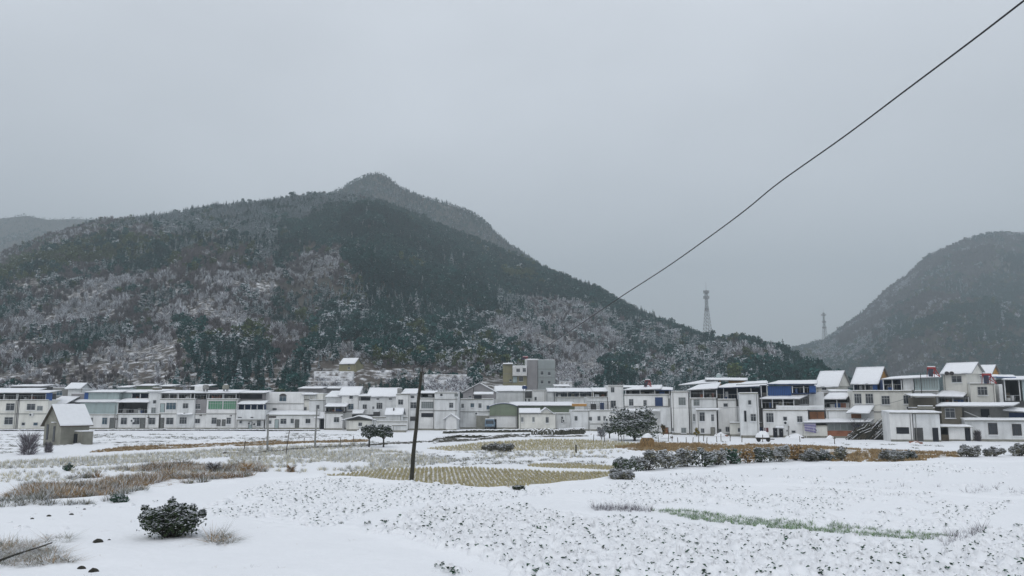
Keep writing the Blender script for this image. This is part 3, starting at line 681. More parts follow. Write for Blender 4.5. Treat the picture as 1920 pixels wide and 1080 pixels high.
        o = s.add(sheets(.03, .12, 0), 'roof', M[roofm]); g = sheets(.124, .126, .05).v
        snowsheet([g[0], g[1], g[2], g[3]], .17, 'snow_cover', o); snowsheet([g[8], g[9], g[10], g[11]] if side == 'x' else [g[9], g[8], g[11], g[10]], .17, 'snow_cover', o); return o
    def box(s, r, ly, d, m, name, cap=False):
        x0, x1, z0, z1 = s.R(r, ly); b = MB(); b.box(x0, x1, ly, ly + d, z0, z1); o = s.add(b, name, M[m])
        if cap: c = MB(); c.box(x0 + .02, x1 - .02, ly + .02, ly + d - .02, z1 + .002, z1 + .12); s.add(c, 'snow_cap', snow, o)
        return o
    def pipe(s, px, py0, ly=0, m='grey'):
        x, z = s.P(px, py0, ly); b = MB(); b.tube((x, ly - .1, 0), (x, ly - .1, z), .06, n=6); s.add(b, 'drainpipe', M[m])
    def ac(s, px, py, ly=0):
        x, z = s.P(px, py, ly); b = MB(); b.box(x - .4, x + .4, ly - .35, ly - .003, z - .3, z + .3); o = s.add(b, 'air_conditioner', M['white'])
        q = MB(); q.tube((x - .1, ly - .37, z), (x - .1, ly - .351, z), .22, n=12); s.add(q, 'fan_grille', M['dark'], o)
    def lamp(s, px, py, ly=0):
        x, z = s.P(px, py, ly); b = MB(); b.box(x - .05, x + .05, ly - .5, ly - .002, z, z + .06); b.box(x - .16, x + .16, ly - .7, ly - .3, z - .16, z - .001); s.add(b, 'wall_lamp', M['framed'])
def ribs(h, r, ly, m, n):
    x0, x1, z0, z1 = h.R(r, ly)
    for k in range(n):
        x = x0 + (x1 - x0) * (k + .5) / n; b = MB(); b.box(x - .03, x + .03, ly - .05, ly - .002, z0, z1); h.add(b, 'cladding_rib', M[m])

DL = 805  # base line of the long left row
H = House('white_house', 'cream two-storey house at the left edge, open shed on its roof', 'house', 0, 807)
H.wall((-40, 750, 33, None), 0, 8, 'cream', (776,)); H.win((12, 756, 27, 770)); H.win((9, 782, 24, 796)); H.open((-40, 738, 31, 750), .4, 4, 'dark_shade', 4, True, 3)
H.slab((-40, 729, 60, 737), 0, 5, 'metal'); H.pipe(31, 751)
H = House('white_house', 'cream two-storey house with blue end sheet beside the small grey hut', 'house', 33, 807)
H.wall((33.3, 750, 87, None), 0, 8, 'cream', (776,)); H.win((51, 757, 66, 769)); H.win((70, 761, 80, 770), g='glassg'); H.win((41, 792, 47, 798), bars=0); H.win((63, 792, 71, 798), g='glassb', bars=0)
H.open((33, 738, 86, 750), .4, 3.4, 'dark_shade', 3, True, 4); H.slab((40, 733, 94, 737), -.3, 4, 'metal'); H.box((87, 737, 97, 751), .3, .12, 'blue', 'blue_sheet')
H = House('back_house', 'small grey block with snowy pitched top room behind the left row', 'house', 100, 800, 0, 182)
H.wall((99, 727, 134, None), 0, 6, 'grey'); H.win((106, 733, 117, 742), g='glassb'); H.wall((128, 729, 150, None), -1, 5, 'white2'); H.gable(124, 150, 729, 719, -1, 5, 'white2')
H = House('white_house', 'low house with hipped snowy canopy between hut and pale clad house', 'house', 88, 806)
H.wall((88, 758, 122, None), 0, 6, 'white', (776,)); H.slab((90, 744, 125, 758), 0, 5, 'metal'); H.box((97, 760, 110, 765), -.1, .09, 'dark', 'dark_patch')  # dark strip paints the shade under the canopy
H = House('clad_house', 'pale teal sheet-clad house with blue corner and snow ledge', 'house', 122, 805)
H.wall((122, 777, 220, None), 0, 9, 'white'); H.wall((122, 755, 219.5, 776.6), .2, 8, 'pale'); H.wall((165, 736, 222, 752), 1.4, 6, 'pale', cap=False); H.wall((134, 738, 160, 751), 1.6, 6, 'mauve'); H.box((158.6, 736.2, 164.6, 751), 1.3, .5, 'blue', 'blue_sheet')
H.slab((160, 732, 230, 736), 1.3, 6, 'metal'); H.slab((122, 750, 220, 754.5), .1, 1.5, 'metal', snowt=.14, name='ledge'); H.box((125, 755.5, 150, 757.4), .1, .09, 'dark', 'dark_patch')
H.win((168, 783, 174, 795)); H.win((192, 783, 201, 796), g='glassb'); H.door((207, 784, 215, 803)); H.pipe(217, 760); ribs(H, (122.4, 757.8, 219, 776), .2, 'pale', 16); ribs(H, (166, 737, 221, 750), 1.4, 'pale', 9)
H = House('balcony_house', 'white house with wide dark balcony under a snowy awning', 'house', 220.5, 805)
H.wall((220.5, 776, 278, None), 0, 9, 'white'); H.open((220.5, 755, 277, 775.7), .1, 2.6, 'dark_shade', 2, True, 7); H.slab((220, 748, 280, 755), -.2, 3.2, 'metal')
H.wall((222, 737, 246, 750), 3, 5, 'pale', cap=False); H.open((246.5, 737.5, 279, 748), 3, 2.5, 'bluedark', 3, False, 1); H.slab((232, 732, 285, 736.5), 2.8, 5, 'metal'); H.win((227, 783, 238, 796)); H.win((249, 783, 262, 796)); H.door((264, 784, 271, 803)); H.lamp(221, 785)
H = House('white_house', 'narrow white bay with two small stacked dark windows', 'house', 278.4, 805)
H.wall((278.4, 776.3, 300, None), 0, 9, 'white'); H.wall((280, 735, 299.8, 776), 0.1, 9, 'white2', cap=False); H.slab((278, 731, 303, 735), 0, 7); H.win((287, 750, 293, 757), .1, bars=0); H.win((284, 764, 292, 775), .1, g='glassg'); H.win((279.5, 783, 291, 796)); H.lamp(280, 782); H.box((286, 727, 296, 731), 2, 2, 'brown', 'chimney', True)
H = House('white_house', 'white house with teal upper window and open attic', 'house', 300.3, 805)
H.wall((300.3, 748, 333, None), 0, 9, 'white', (776,)); H.open((302, 738, 332.5, 748), .3, 3, 'dark_shade', 3, True, 2); H.slab((298, 733, 334, 737.6), 0, 6); H.win((312, 755, 330, 768), g='glassb', bars=2); H.door((301.5, 757, 308, 773), m='pale'); H.win((312, 783, 325, 796)); H.door((301, 784, 306.5, 803)); ribs(H, (302, 776, 332, 776.8), 0, 'grey', 2)
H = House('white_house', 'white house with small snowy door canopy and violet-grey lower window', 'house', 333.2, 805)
H.wall((333.2, 748, 363, None), -.4, 9, 'white2'); H.open((334, 738, 358, 747.8), .2, 3, 'dark_shade', 2, True, 3); H.slab((333, 733, 363, 737.6), 0, 6); H.win((343, 756, 353, 766), -.4); H.slab((332, 773, 362, 778), -.4, .9, 'metal', over=.5, name='canopy'); H.win((337, 782, 350, 795), -.4, bars=2)
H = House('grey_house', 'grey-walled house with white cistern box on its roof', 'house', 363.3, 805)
H.wall((363.3, 776.5, 388, None), 0, 9, 'white'); H.wall((363.5, 749, 388, 776.2), .2, 8, 'mauve', cap=False); H.open((364, 738, 388, 748.7), .3, 3, 'dark_shade', 2, True, 3); H.slab((362, 733, 389, 737.6), 0, 6); H.win((366, 757, 376, 767), .2); H.win((366, 785, 375, 794)); H.box((365, 725, 379, 733.5), 2, 2.5, 'white', 'cistern', True); H.lamp(378, 778); H.pipe(387.5, 777)
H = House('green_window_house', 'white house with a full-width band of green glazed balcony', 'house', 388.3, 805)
H.wall((388.3, 748, 443, None), -.3, 9, 'white', (776,)); H.open((391, 738, 418, 747.8), .2, 3, 'dark_shade', 2, True, 3); H.open((419, 738, 443, 747.8), .2, 3, 'dark_shade', 2, True, 2); H.slab((387, 732, 448, 737.6), -.2, 7)
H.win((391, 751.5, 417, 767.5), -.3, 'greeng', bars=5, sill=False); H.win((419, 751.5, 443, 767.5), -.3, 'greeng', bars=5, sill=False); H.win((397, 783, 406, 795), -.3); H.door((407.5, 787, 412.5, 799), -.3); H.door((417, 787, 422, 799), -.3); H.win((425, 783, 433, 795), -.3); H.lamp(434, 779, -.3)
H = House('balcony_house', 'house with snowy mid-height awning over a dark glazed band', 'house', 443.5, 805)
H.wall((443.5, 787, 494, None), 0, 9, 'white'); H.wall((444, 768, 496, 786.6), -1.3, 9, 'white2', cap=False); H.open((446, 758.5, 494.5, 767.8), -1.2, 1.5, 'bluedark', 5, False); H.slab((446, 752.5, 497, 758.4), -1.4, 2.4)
H.wall((446, 738, 494.5, 752), 1.6, 6, 'mauve', cap=False); H.box((450, 739, 491, 748), 1.5, .09, 'dark', 'opening_shade_panel'); H.slab((445, 733.5, 498, 737.3), .8, 6, snowt=.12); H.win((449, 789, 454, 794), bars=0); H.door((467, 791, 472, 804), m='pale'); H.win((482, 788, 489, 799)); H.ac(478.5, 795.5); H.box((446, 782, 453, 783.3), -1.4, .08, 'dark', 'dark_patch'); H.box((470, 782, 474.6, 783.3), -1.4, .08, 'dark', 'dark_patch')  # wide dark panel below the top roof paints the open attic's shade
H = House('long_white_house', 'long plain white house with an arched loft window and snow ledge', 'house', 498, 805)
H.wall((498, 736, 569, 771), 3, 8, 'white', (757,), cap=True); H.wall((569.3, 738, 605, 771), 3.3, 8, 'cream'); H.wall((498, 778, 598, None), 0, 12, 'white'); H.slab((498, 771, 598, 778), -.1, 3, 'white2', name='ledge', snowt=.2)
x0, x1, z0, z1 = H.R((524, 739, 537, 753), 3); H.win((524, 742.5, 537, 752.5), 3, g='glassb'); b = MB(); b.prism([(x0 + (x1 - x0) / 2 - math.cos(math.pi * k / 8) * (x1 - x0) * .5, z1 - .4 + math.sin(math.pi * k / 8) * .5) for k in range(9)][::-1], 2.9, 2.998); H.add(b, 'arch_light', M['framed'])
H.win((511, 765, 519, 770), 3, bars=2); H.win((570, 763, 575, 770), 3.3); H.open((567.5, 740.5, 592, 749), 3.0, 1, 'dark_shade', 3, True, 2); H.slab((566, 738, 593, 740.5), 2.9, 2); H.wall((580, 749.6, 608, None), 1.2, 6, 'white2'); H.win((593, 759, 599, 767), 1.2)
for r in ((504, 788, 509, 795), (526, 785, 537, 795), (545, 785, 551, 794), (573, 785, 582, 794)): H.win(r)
H.door((516, 787, 522, 803), m='pale'); H.door((554, 787, 560, 802), m='doorg'); H.slab((590, 773, 608, 785), -.2, 1.5, 'metal', name='canopy'); H.box((595, 786, 608, 804), 1.0, .1, 'dark', 'dark_doorway')  # dark panel paints the shade of the gap below the canopy

# middle of the village
H = House('stepped_house', 'stepped white house with two snowy pitched roofs and dark balcony slot', 'house', 608.5, 806)
H.wall((608.5, 774, 642, None), 0, 9, 'white'); H.win((626, 782, 636, 792)); H.open((610, 763, 646, 773), .4, 2.2, 'dark_shade', 3, True, 5); H.slab((609, 756, 650, 763), 0, 3); H.box((609, 771.2, 660, 773), -.3, .4, 'framed', 'ledge_edge')
H.wall((611, 745.6, 641, 757), 3, 6, 'white2', cap=False); H.slab((610, 734, 641, 745), 2.6, 6); H.wall((641.3, 741, 673, None), 2.2, 7, 'white'); H.gable(637, 672, 741, 726, 2.2, 7, 'white'); H.win((655, 741.5, 662, 748), 2.2, bars=0); H.win((653, 757, 663, 768), 2.2, g='glassb'); H.lamp(642, 780, 0)
H = House('white_house', 'broad white house with long snowy roof above mismatched small windows', 'house', 673.5, 800, 0, 168)
H.wall((673.5, 743, 742, None), 0, 8, 'white2'); H.gable(690, 744, 743.4, 728.5, 0, 7, 'white2'); H.slab((672, 739.5, 695, 743.4), -.2, 4); H.box((674, 744.4, 694, 751), -.1, .09, 'dark', 'opening_shade_panel')  # dark panel on the wall is painted shade of an opening
for r in ((680, 758, 688, 767), (706, 746, 711, 750), (729, 746, 735, 750), (698, 762, 702, 767)): H.win(r, bars=1)
H.win((706, 755, 717, 767), bars=2); H.slab((659, 769, 681, 776), -1.6, 1.6, name='canopy'); H.box((660, 777, 700, 782), -.6, .55, 'dark_shade', 'lean_to_store', True); H.box((700, 772, 711, 781), -1, .9, 'dark_shade', 'store_heap', True)
H = House('low_shed', 'low white shed with shallow snowy gable behind the two round trees', 'shed', 650, 808)
H.wall((650, 787.8, 697, None), 0, 5, 'cream', cap=False); H.gable(647, 700, 787.6, 781, 0, 5, 'white', 'y', over=.6, gm='dark_shade'); H.win((672, 792, 679, 799))
H = House('small_outhouse', 'tiny snow-roofed outhouse with chimney below the broad white house', 'shed', 726, 800, 0, 158)
H.wall((724, 777, 753, None), 0, 3.5, 'white2', cap=False); H.gable(724, 753, 777, 766.5, 0, 3.5, 'white2'); H.box((737, 765, 739, 773), .6, .4, 'framed', 'chimney')
H = House('terrace_wall', 'white stepped yard walls capped with snow left of the leaning pole', 'wall', 700, 805, 0, 160)
H.wall((698, 782, 764, None), 0, .4, 'white2'); H.wall((706, 790, 764, None), -3, .4, 'white'); H.wall((735, 797, 762, None), -6, .4, 'white2')
H = House('white_house', 'tall white house with grey roof tank just left of the leaning pole', 'house', 742.5, 800, 0, 164)
H.wall((742.5, 739, 768, None), 0, 8, 'white'); H.win((746.5, 749, 756, 759)); H.slab((752, 730, 782, 739), .2, 6); H.box((745, 728, 752.5, 738.6), 1, 1.5, 'grey', 'roof_tank', True)
H = House('three_storey_house', 'three-storey house right behind the leaning pole, garage below', 'house', 768.4, 797, 0, 164)
H.wall((768.4, 740, 787, None), .2, 8, 'white2'); H.win((770, 741.5, 777, 747), .2, bars=0); H.win((769.5, 754, 781, 766), .2, bars=1); H.box((769, 781, 781, 789), .1, .09, 'dark_shade', 'shutter'); H.wall((787.3, 747, 815, None), 0, 8, 'white', (770,)); H.open((788, 738, 816, 744), 1.5, 3, 'dark_shade', 2, False, 2); H.slab((786, 734, 818, 738), 1.2, 4); H.win((790, 753, 813, 766), bars=5, g='glassg'); H.box((790, 774.5, 813, 782), -.09, .085, 'dark', 'opening_shade_panel'); H.box((788, 783.5, 808, 797), -.06, .055, 'white', 'garage_door')  # dark panel above the garage door paints an opening's shade
H = House('white_house', 'plain white two-storey block with gabled lean-to shed at its foot', 'house', 815.2, 797, 0, 163)
H.wall((815.2, 736, 857, None), 0, 8, 'white2', (749, 770)); H.win((825, 738, 830, 743), bars=0); H.win((842, 755, 850, 765)); H.win((852, 738, 859, 744), g='glassg', bars=0); H.wall((836, 786, 856, None), -3, 3, 'white', cap=False); H.gable(834, 858, 786, 777.5, -3, 3, 'white', 'y')
H = House('old_grey_house', 'old grey plastered house with gabled snowy roof behind the frosted tree', 'house', 858, 795, 0, 172)
H.wall((863, 748, 925, None), 0, 8, 'white2', (772,), 'wall'); H.win((882, 756, 889, 764), g='glassb'); H.win((897, 756, 903, 765)); H.box((905, 780, 914, None), -.06, .055, 'dark_shade', 'doorway'); H.wall((893, 779, 916, None), -2.5, 2.2, 'concrete'); H.box((857.6, 750, 863, None), 1, 3, 'dark_shade', 'gap_shade_box'); H.gable(868, 930, 736, 719, 4, 8, 'mauve', 'y'); H.wall((868, 736.3, 929, 748), 4, 8, 'mauve', cap=False); H.slab((888, 736, 925, 740), .2, 2); H.box((889, 741, 903, 747.5), -.09, .085, 'dark', 'opening_shade_panel'); H.win((865, 757, 870, 765)); H.win((878, 741.5, 884, 746)); H.win((912, 760, 922, 768), g='glassb'); H.box((887.4, 727, 888.6, 742), 3, .2, 'framed', 'flue')  # dark box paints the gap's shade, dark panel that of the window opening
H = House('white_gabled_house', 'white blank-walled house with snowy roof behind the green warehouse', 'house', 924, 795, 0, 188)
H.wall((924, 733.6, 984, None), 0, 7, 'white2', (), cap=False); H.gable(929, 983, 733.5, 724.5, 0, 7, 'white2'); H.box((985, 733.5, 997, 746), .4, 1, 'dark_shade', 'opening_shade_panel'); H.wall((984.4, 732, 998, None), .5, 4, 'white2'); H.win((983.5, 747.5, 987, 753), .4, bars=0); H.win((990, 747.5, 994, 753), .4, bars=0)  # dark box colours in the shade of the side opening
H = House('white_house', 'white block with rounded corner behind the long warehouse roof', 'house', 998.4, 795, 0, 187)
H.wall((998.4, 732, 1024, None), 0, 7, 'white'); H.win((1002, 744, 1006.5, 751), bars=0)
x0, x1, z0, z1 = H.R((1021, 733, 1041, None), 1); b = MB(); b.tube(((x0 + x1) / 2, 2.2, 0), ((x0 + x1) / 2, 2.2, z1), (x1 - x0) / 2, n=20); H.add(b, 'round_bay', M['white2'])
H = House('open_shed', 'wide open-sided shed with flat snowy roof and dark green interior', 'shed', 1041, 795, 0, 188)
H.wall((1041, 745, 1110, None), 0, 8, 'white2'); H.open((1041, 735.5, 1110, 745), .3, 5, 'bluedark', 4, True, 6); H.slab((1026, 728.5, 1112, 735), 0, 7)
H = House('warehouse', 'long warehouse with arched green-grey gable and snowy roof', 'warehouse', 918, 804.5)
H.wall((918, 779, 970, None), 0, 14, 'white', cap=False); H.wall((918.2, 763, 969.8, 779), .05, 14, 'green', cap=False); x0, x1, z0, z1 = H.R((917, 757, 971, 763), 0); n = 10
arc = [(x0 + (x1 - x0) * k / n, z0 + (z1 - z0) * (1 - ((k / n - .5) * 2) ** 2)) for k in range(n + 1)]
b = MB(); b.prism(arc, 0.0, 14); H.add(b, 'gable', M['green']); b = MB()
for k in range(n): (a0, c0), (a1, c1) = arc[k], arc[k + 1]; b.hexa([(a0, -.3, c0 + .03), (a1, -.3, c1 + .03), (a1, 14, c1 + .03), (a0, 14, c0 + .03), (a0, -.3, c0 + .12), (a1, -.3, c1 + .12), (a1, 14, c1 + .12), (a0, 14, c0 + .12)])
ro = H.add(b, 'roof', M['bluedark']); b = MB()
for k in range(n): (a0, c0), (a1, c1) = arc[k], arc[k + 1]; b.hexa([(a0, -.2, c0 + .124), (a1, -.2, c1 + .124), (a1, 14, c1 + .124), (a0, 14, c0 + .124), (a0, -.2, c0 + .26), (a1, -.2, c1 + .26), (a1, 14, c1 + .26), (a0, 14, c0 + .26)])
H.add(b, 'snow_cover', snow, ro); H.wall((970.3, 761.5, 1078, None), 3, 10, 'green', cap=False); H.slab((955, 754.5, 1080, 761), 2.6, 10); ribs(H, (918.6, 764, 969.6, 778.6), .05, 'green', 14); ribs(H, (971, 762, 1077, 772), 3, 'green', 22); H.box((969.6, 762, 971.2, None), -.3, .29, 'framed', 'corner_pipe'); H.box((919.5, 786, 931, None), -.06, .055, 'dark', 'doorway')
H = House('small_white_house', 'small cream house with snowy gable and three windows before the warehouse', 'house', 973, 806.5)
H.wall((973, 775.3, 1041.6, None), 0, 5, 'cream', cap=False); H.slab((973, 766.5, 1014, 775), -.1, 4.6); H.gable(1012, 1036, 775.2, 766, 0, 5, 'cream', 'y'); H.box((1036, 774.2, 1041.6, 775.3), 0, 5, 'snow', 'snow_cap'); H.win((977, 782, 981.5, 791), g='glassg'); H.win((998, 782, 1002.5, 791), g='glassg'); H.win((1023, 782, 1029, 793))
H = House('extension', 'plain white extension with a single slit window', 'house', 1042, 806)
H.wall((1042, 775.2, 1072, None), .3, 5, 'white2'); H.win((1052, 781, 1056, 793), .3, bars=0)
H = House('terrace_house', 'two-storey white house with railed roof terrace left of the big tree', 'house', 1072.4, 808)
H.wall((1072.4, 770, 1106, None), .5, 8, 'white2'); H.wall((1106.2, 769.5, 1170, None), 0, 9, 'white', (795,)); H.win((1077, 780, 1083, 789), .5); H.win((1104, 781.5, 1110, 789), -.02); H.win((1120, 780, 1126, 789)); H.win((1131, 780, 1136, 789)); H.win((1142, 783, 1148, 790)); H.win((1151, 781, 1158, 788))
for r in ((1120, 801, 1126, 809), (1130, 800, 1141, 809), (1144, 799, 1155, 809)): H.box(r, -.06, .055, 'dark', 'opening_shade_panel')  # flat dark panels paint the shade of the ground-floor openings
x0, x1, z0, z1 = H.R((1101, 750, 1145, 769), .5); b = MB()
for k in range(14): x = x0 + (x1 - x0) * k / 13; b.box(x - .03, x + .03, .6, .66, z0, z1 - .3)
for z in (.35, .65, 1): b.box(x0, x1, .61, .65, z0 + (z1 - z0) * z - .33, z0 + (z1 - z0) * z - .28)
H.add(b, 'railing', M['framed']); H.box((1108, 757, 1118, 768.5), 1.6, 1, 'dark_shade', 'storage_box', True); H.box((1126, 755, 1133, 768.5), 1.8, 1, 'bluedark', 'storage_box', True); H.box((1073, 757, 1100, 762), 1.8, 1.2, 'ochre', 'timber_stack', True); H.box((1072.6, 804, 1093, None), -2.2, 2.1, 'white2', 'porch', True)
H = House('white_house', 'tall white block with two stacked windows above the big tree', 'house', 1140, 806, 0, 171)
H.wall((1140, 723, 1170, None), 0, 7, 'white', (768,)); H.win((1145, 726, 1152, 736)); H.win((1145, 751, 1155, 765)); H.wall((1100, 745, 1139.6, None), .4, 6, 'white2'); H.open((1112, 735, 1139.6, 745), .5, 3, 'brown', 2, False, 3); H.slab((1111, 728, 1140, 734.6), .3, 4); H.slab((1168, 724, 1236, 727), 5, 3)
# right half of the village: the row swings towards the viewer
RR = -14
H = House('white_house', 'white house with slanting snowy roof and large dark shuttered window', 'house', 1170.4, 812, RR)
H.wall((1170.4, 740, 1257, None), 1, 8, 'white', (762,)); H.open((1172, 731, 1256, 739.8), 1.2, 3.4, 'dark_shade', 4, False, 5); H.skew([(1169, 731), (1240, 729), (1242, 722), (1200, 723)], lys=(.6, 5)); H.skew([(1230, 731), (1262, 731), (1262, 727), (1230, 725)], lys=(.6, 5), m='bluedark'); H.win((1179, 748, 1188, 761), 1); H.win((1206, 750, 1213, 762), 1); H.box((1228, 745, 1243, 762), .93, .06, 'bluedark', 'shutter'); H.slab((1171, 768, 1257, 771), .2, .8, 'white2', name='ledge'); H.box((1252.5, 747, 1256.5, 762), .93, .06, 'grey', 'shutter')
H = House('white_block', 'low white front block behind the haystack', 'house', 1238, 814, RR)
H.wall((1238, 766, 1258, None), 0, 5, 'white2'); H.door((1247, 802, 1253, 815), m='doorb'); H.win((1241, 803, 1245, 815), m if False else 0, g='glassg', bars=0)
H = House('white_block', 'tall blank-fronted white block with one high barred window', 'house', 1258.2, 815, RR)
H.wall((1258.2, 734, 1292, None), -.3, 7, 'white', ()); H.win((1272, 745, 1286, 760), -.3, g='glassg', bars=2); H.win((1277, 802, 1287, 812), -.3, g='glassg'); H.win((1259.5, 802, 1264, 809), -.3)
H = House('shed_top_house', 'house under a big snowy shed roof, grey curtained balcony window', 'house', 1292.3, 816, RR)
H.wall((1292.3, 747, 1345, None), .6, 8, 'white2', ()); H.open((1293, 731, 1345, 746.6), 1, 5, 'grey', 3, True, 3); H.skew([(1288, 731), (1345, 728), (1352, 717), (1310, 722)], lys=(.2, 6)); H.win((1300, 749, 1312, 761), .6, g='glassg'); H.wall((1305, 769, 1344, None), -1.4, 2, 'white'); H.win((1311, 773, 1322, 790), -1.4, bars=1); H.win((1333, 777, 1339, 790), -1.4); H.win((1314, 803, 1321, 812), -1.4); H.door((1333, 802, 1340, 817), -1.4, m='concrete'); H.pipe(1294, 750, .6); H.win((1299, 776, 1303.5, 790), .6, g='glassg', bars=0); H.slab((1304, 767, 1350, 769), -1.7, 1.5, 'white2', name='ledge')
H = House('white_block', 'white block with one square upper window beside the dark shed void', 'house', 1345.3, 816, RR)
H.wall((1345.3, 749, 1382, None), -1.0, 7, 'white', ()); H.win((1356, 756, 1365, 763), -1, bars=0); H.win((1346.5, 804, 1353, 812), -1); H.win((1360, 800, 1368, 810), -1); H.wall((1369, 764, 1395, None), -.4, 6, 'white2')
H = House('roof_shed', 'big dark open shed on top of the houses, long snowy roof', 'shed', 1345.5, 815, RR, 145)
H.wall((1330, 749, 1436, None), 0, 6, 'dark_shade', cap=False); H.open((1330, 727, 1436, 748.7), .2, 6, 'bluedark', 5, True, 8); H.skew([(1338, 727.5), (1440, 723.5), (1440, 715.5), (1362, 720)], lys=(-.3, 7), m='bluedark')
H = House('back_house', 'raised back roof with orange posts behind the big dark shed', 'house', 1275, 800, RR, 158)
H.wall((1300, 724, 1400, None), 0, 6, 'concrete', cap=False); H.skew([(1272, 722), (1346, 717), (1346, 711), (1322, 712)], lys=(-.5, 4)); H.skew([(1322, 712), (1402, 713), (1402, 709), (1322, 708.5)], lys=(0, 5)); H.box((1348, 712, 1352, 724), .6, .4, 'ochre', 'post'); H.box((1366, 713, 1399, 718), 1.2, .2, 'ochre', 'orange_board')
H = House('white_house', 'narrow grey-white house with climbing plant, below the blue shed', 'house', 1386, 812, RR, 131)
H.wall((1386, 737, 1424, None), 0, 6, 'white2', ()); H.win((1402, 750, 1409, 759), 0, bars=0); H.win((1407, 776, 1418, 790), 0); H.box((1395, 770, 1400, 790.5), -.1, .09, 'dark', 'opening_shade_panel')  # narrow dark panel, shade of an opening put into its colour
H = House('low_annex', 'low white annex with snowy ledge and two small square windows', 'house', 1368.5, 818, RR)
H.wall((1368.5, 793, 1430, None), 0, 4, 'cream'); H.win((1383, 802, 1388.5, 810), bars=0); H.win((1410, 805, 1415, 810), bars=0); H.door((1422, 801, 1430, 818), m='doorbl')
H = House('blue_shed_house', 'house topped by bright blue sheet shed with snow-edged roof', 'house', 1434, 815, RR, 132)
H.wall((1426, 765, 1546, None), 2, 6, 'grey', cap=False); H.box((1440, 724, 1484, 743), .9, .2, 'blue', 'blue_sheet'); H.open((1484.5, 723, 1530, 737), 1, 3, 'bluedark', 3, True, 2); H.open((1426, 722, 1439.6, 744), 1, 3, 'bluedark', 2, False, 1); H.wall((1426, 743.3, 1546, 766), 3.2, 4, 'grey', cap=False); H.open((1427, 746, 1490, 765), .1, 3, 'dark_shade', 4, True, 8); H.win((1499, 742.5, 1515, 758), 3.1, bars=2)
H.skew([(1424, 747.5), (1500, 747.5), (1522, 737), (1450, 739)], lys=(-.4, 2.9)); H.skew([(1380, 721), (1438, 718.5), (1438, 714), (1400, 716)], lys=(.2, 5)); H.skew([(1438, 720), (1532, 719.5), (1533, 713), (1460, 714)], lys=(.2, 5), m='bluedark'); H.wall((1516, 736, 1546, 766), 2.8, 4, 'white2', cap=False); H.box((1517, 723, 1530, 736), .8, .15, 'blue', 'blue_sheet'); ribs(H, (1441, 724.5, 1483, 742), .9, 'bluedark', 12)
H = House('white_house', 'white two-storey house with parapet, dark doorways and blue awning pole', 'house', 1430.5, 820, RR)
H.wall((1430.5, 768.5, 1516, None), 0, 4, 'white', ()); H.win((1436, 774, 1451, 792), bars=2); H.win((1468, 781, 1476, 789), bars=0); H.win((1494, 780, 1505, 792)); H.box((1433, 802, 1441, 810), -.08, .075, 'maroon', 'maroon_shutter'); H.door((1450, 803, 1457, 821), m='dark'); H.door((1461.5, 805, 1468, 821), m='dark'); H.win((1484, 807, 1492, 812), bars=0, sill=False); H.wall((1455, 762, 1545, 768.2), .4, .4, 'white2'); H.slab((1454, 801, 1470, 803), -1, 1, name='canopy'); H.win((1474, 806, 1477.5, 809.5), bars=0, sill=False); H.pipe(1478, 798, 0)
H = House('brown_door_house', 'house with wide brown timber shutters above the tarpaulin shed', 'house', 1516.3, 818, RR, 131)
H.wall((1516.3, 769, 1548, None), 0, 4, 'dark_shade'); H.box((1517.5, 772, 1532, 786), -.08, .075, 'doorb', 'shutter'); H.box((1532.4, 772, 1546, 786), -.08, .075, 'doorb', 'shutter'); H.wall((1548.3, 769, 1640, None), .4, 4, 'white2'); H.box((1596, 775, 1615, 784), .31, .085, 'doorb', 'shutter')
H = House('gabled_house', 'cream gabled house with steep snowy roof right of the blue shed', 'house', 1530, 810, -44, 142)
H.wall((1530, 724, 1570, None), 0, 5.5, 'cream', cap=False); H.gable(1530, 1570, 724, 698, 0, 5.5, 'cream'); H.win((1541, 726, 1550, 731.5), 0, bars=1)
H = House('awning_house', 'house with broad snowy awning over a dark cluttered balcony', 'house', 1538, 818, RR, 134)
H.wall((1537, 766, 1600, None), 0, 6, 'grey'); H.open((1541, 748.5, 1598, 765.5), .1, 3, 'dark_shade', 3, True, 7); H.wall((1536, 736, 1600, 766), 3.3, 4, 'grey', (), cap=True); H.skew([(1541, 748), (1586, 748), (1599, 736), (1556, 736)], lys=(-.5, 2.8)); H.win((1538, 745, 1548, 757), 3.2, g='greeng'); H.slab((1556, 732, 1600, 735), 3, 4)
H = House('gabled_house', 'gabled house with orange-brown gable and blue shed under its snowy roof', 'house', 1598, 820, -44, 135)
H.open((1599, 719, 1645, 731), .3, 4, 'bluedark', 3, True, 2); H.wall((1599, 731.4, 1645, None), 0, 5.5, 'cream', cap=False); H.gable(1599, 1645, 718.5, 691, 0, 5.5, 'white2', gm='ochre'); H.box((1636, 719.4, 1645, 731), .15, .1, 'blue', 'blue_sheet')
H = House('cream_house', 'cream upper storey with four tall white-barred windows and sloping awning', 'house', 1598.5, 824, RR, 130)
H.wall((1598.5, 733, 1715, None), 0, 7, 'cream', (772,)); H.win((1601, 738, 1616, 757), bars=2); H.win((1622, 738, 1638, 757), bars=2); H.win((1652, 742, 1669, 758.5), bars=2); H.win((1693, 741, 1709, 757.5), bars=2); H.skew([(1586, 774), (1630, 775), (1640, 760), (1604, 760)], lys=(-2.6, -.1), name='awning')
H.open((1655, 711.5, 1692, 731.5), 1, 4, 'bluedark', 3, True, 5); H.wall((1692.4, 709, 1714, 731.6), 1, 4, 'white2', cap=False); H.wall((1714.3, 708, 1762, 732), 1.2, 4, 'pale', cap=False); H.skew([(1653, 711), (1765, 706.5), (1764, 702), (1670, 707)], lys=(.4, 5)); ribs(H, (1716, 711, 1760, 728), 1.2, 'grey', 9); H.box((1726.2, 700, 1728, 738), -.2, .15, 'framed', 'flue'); H.wall((1715.3, 733, 1765, None), .3, 6, 'white2'); H.ac(1703, 765)
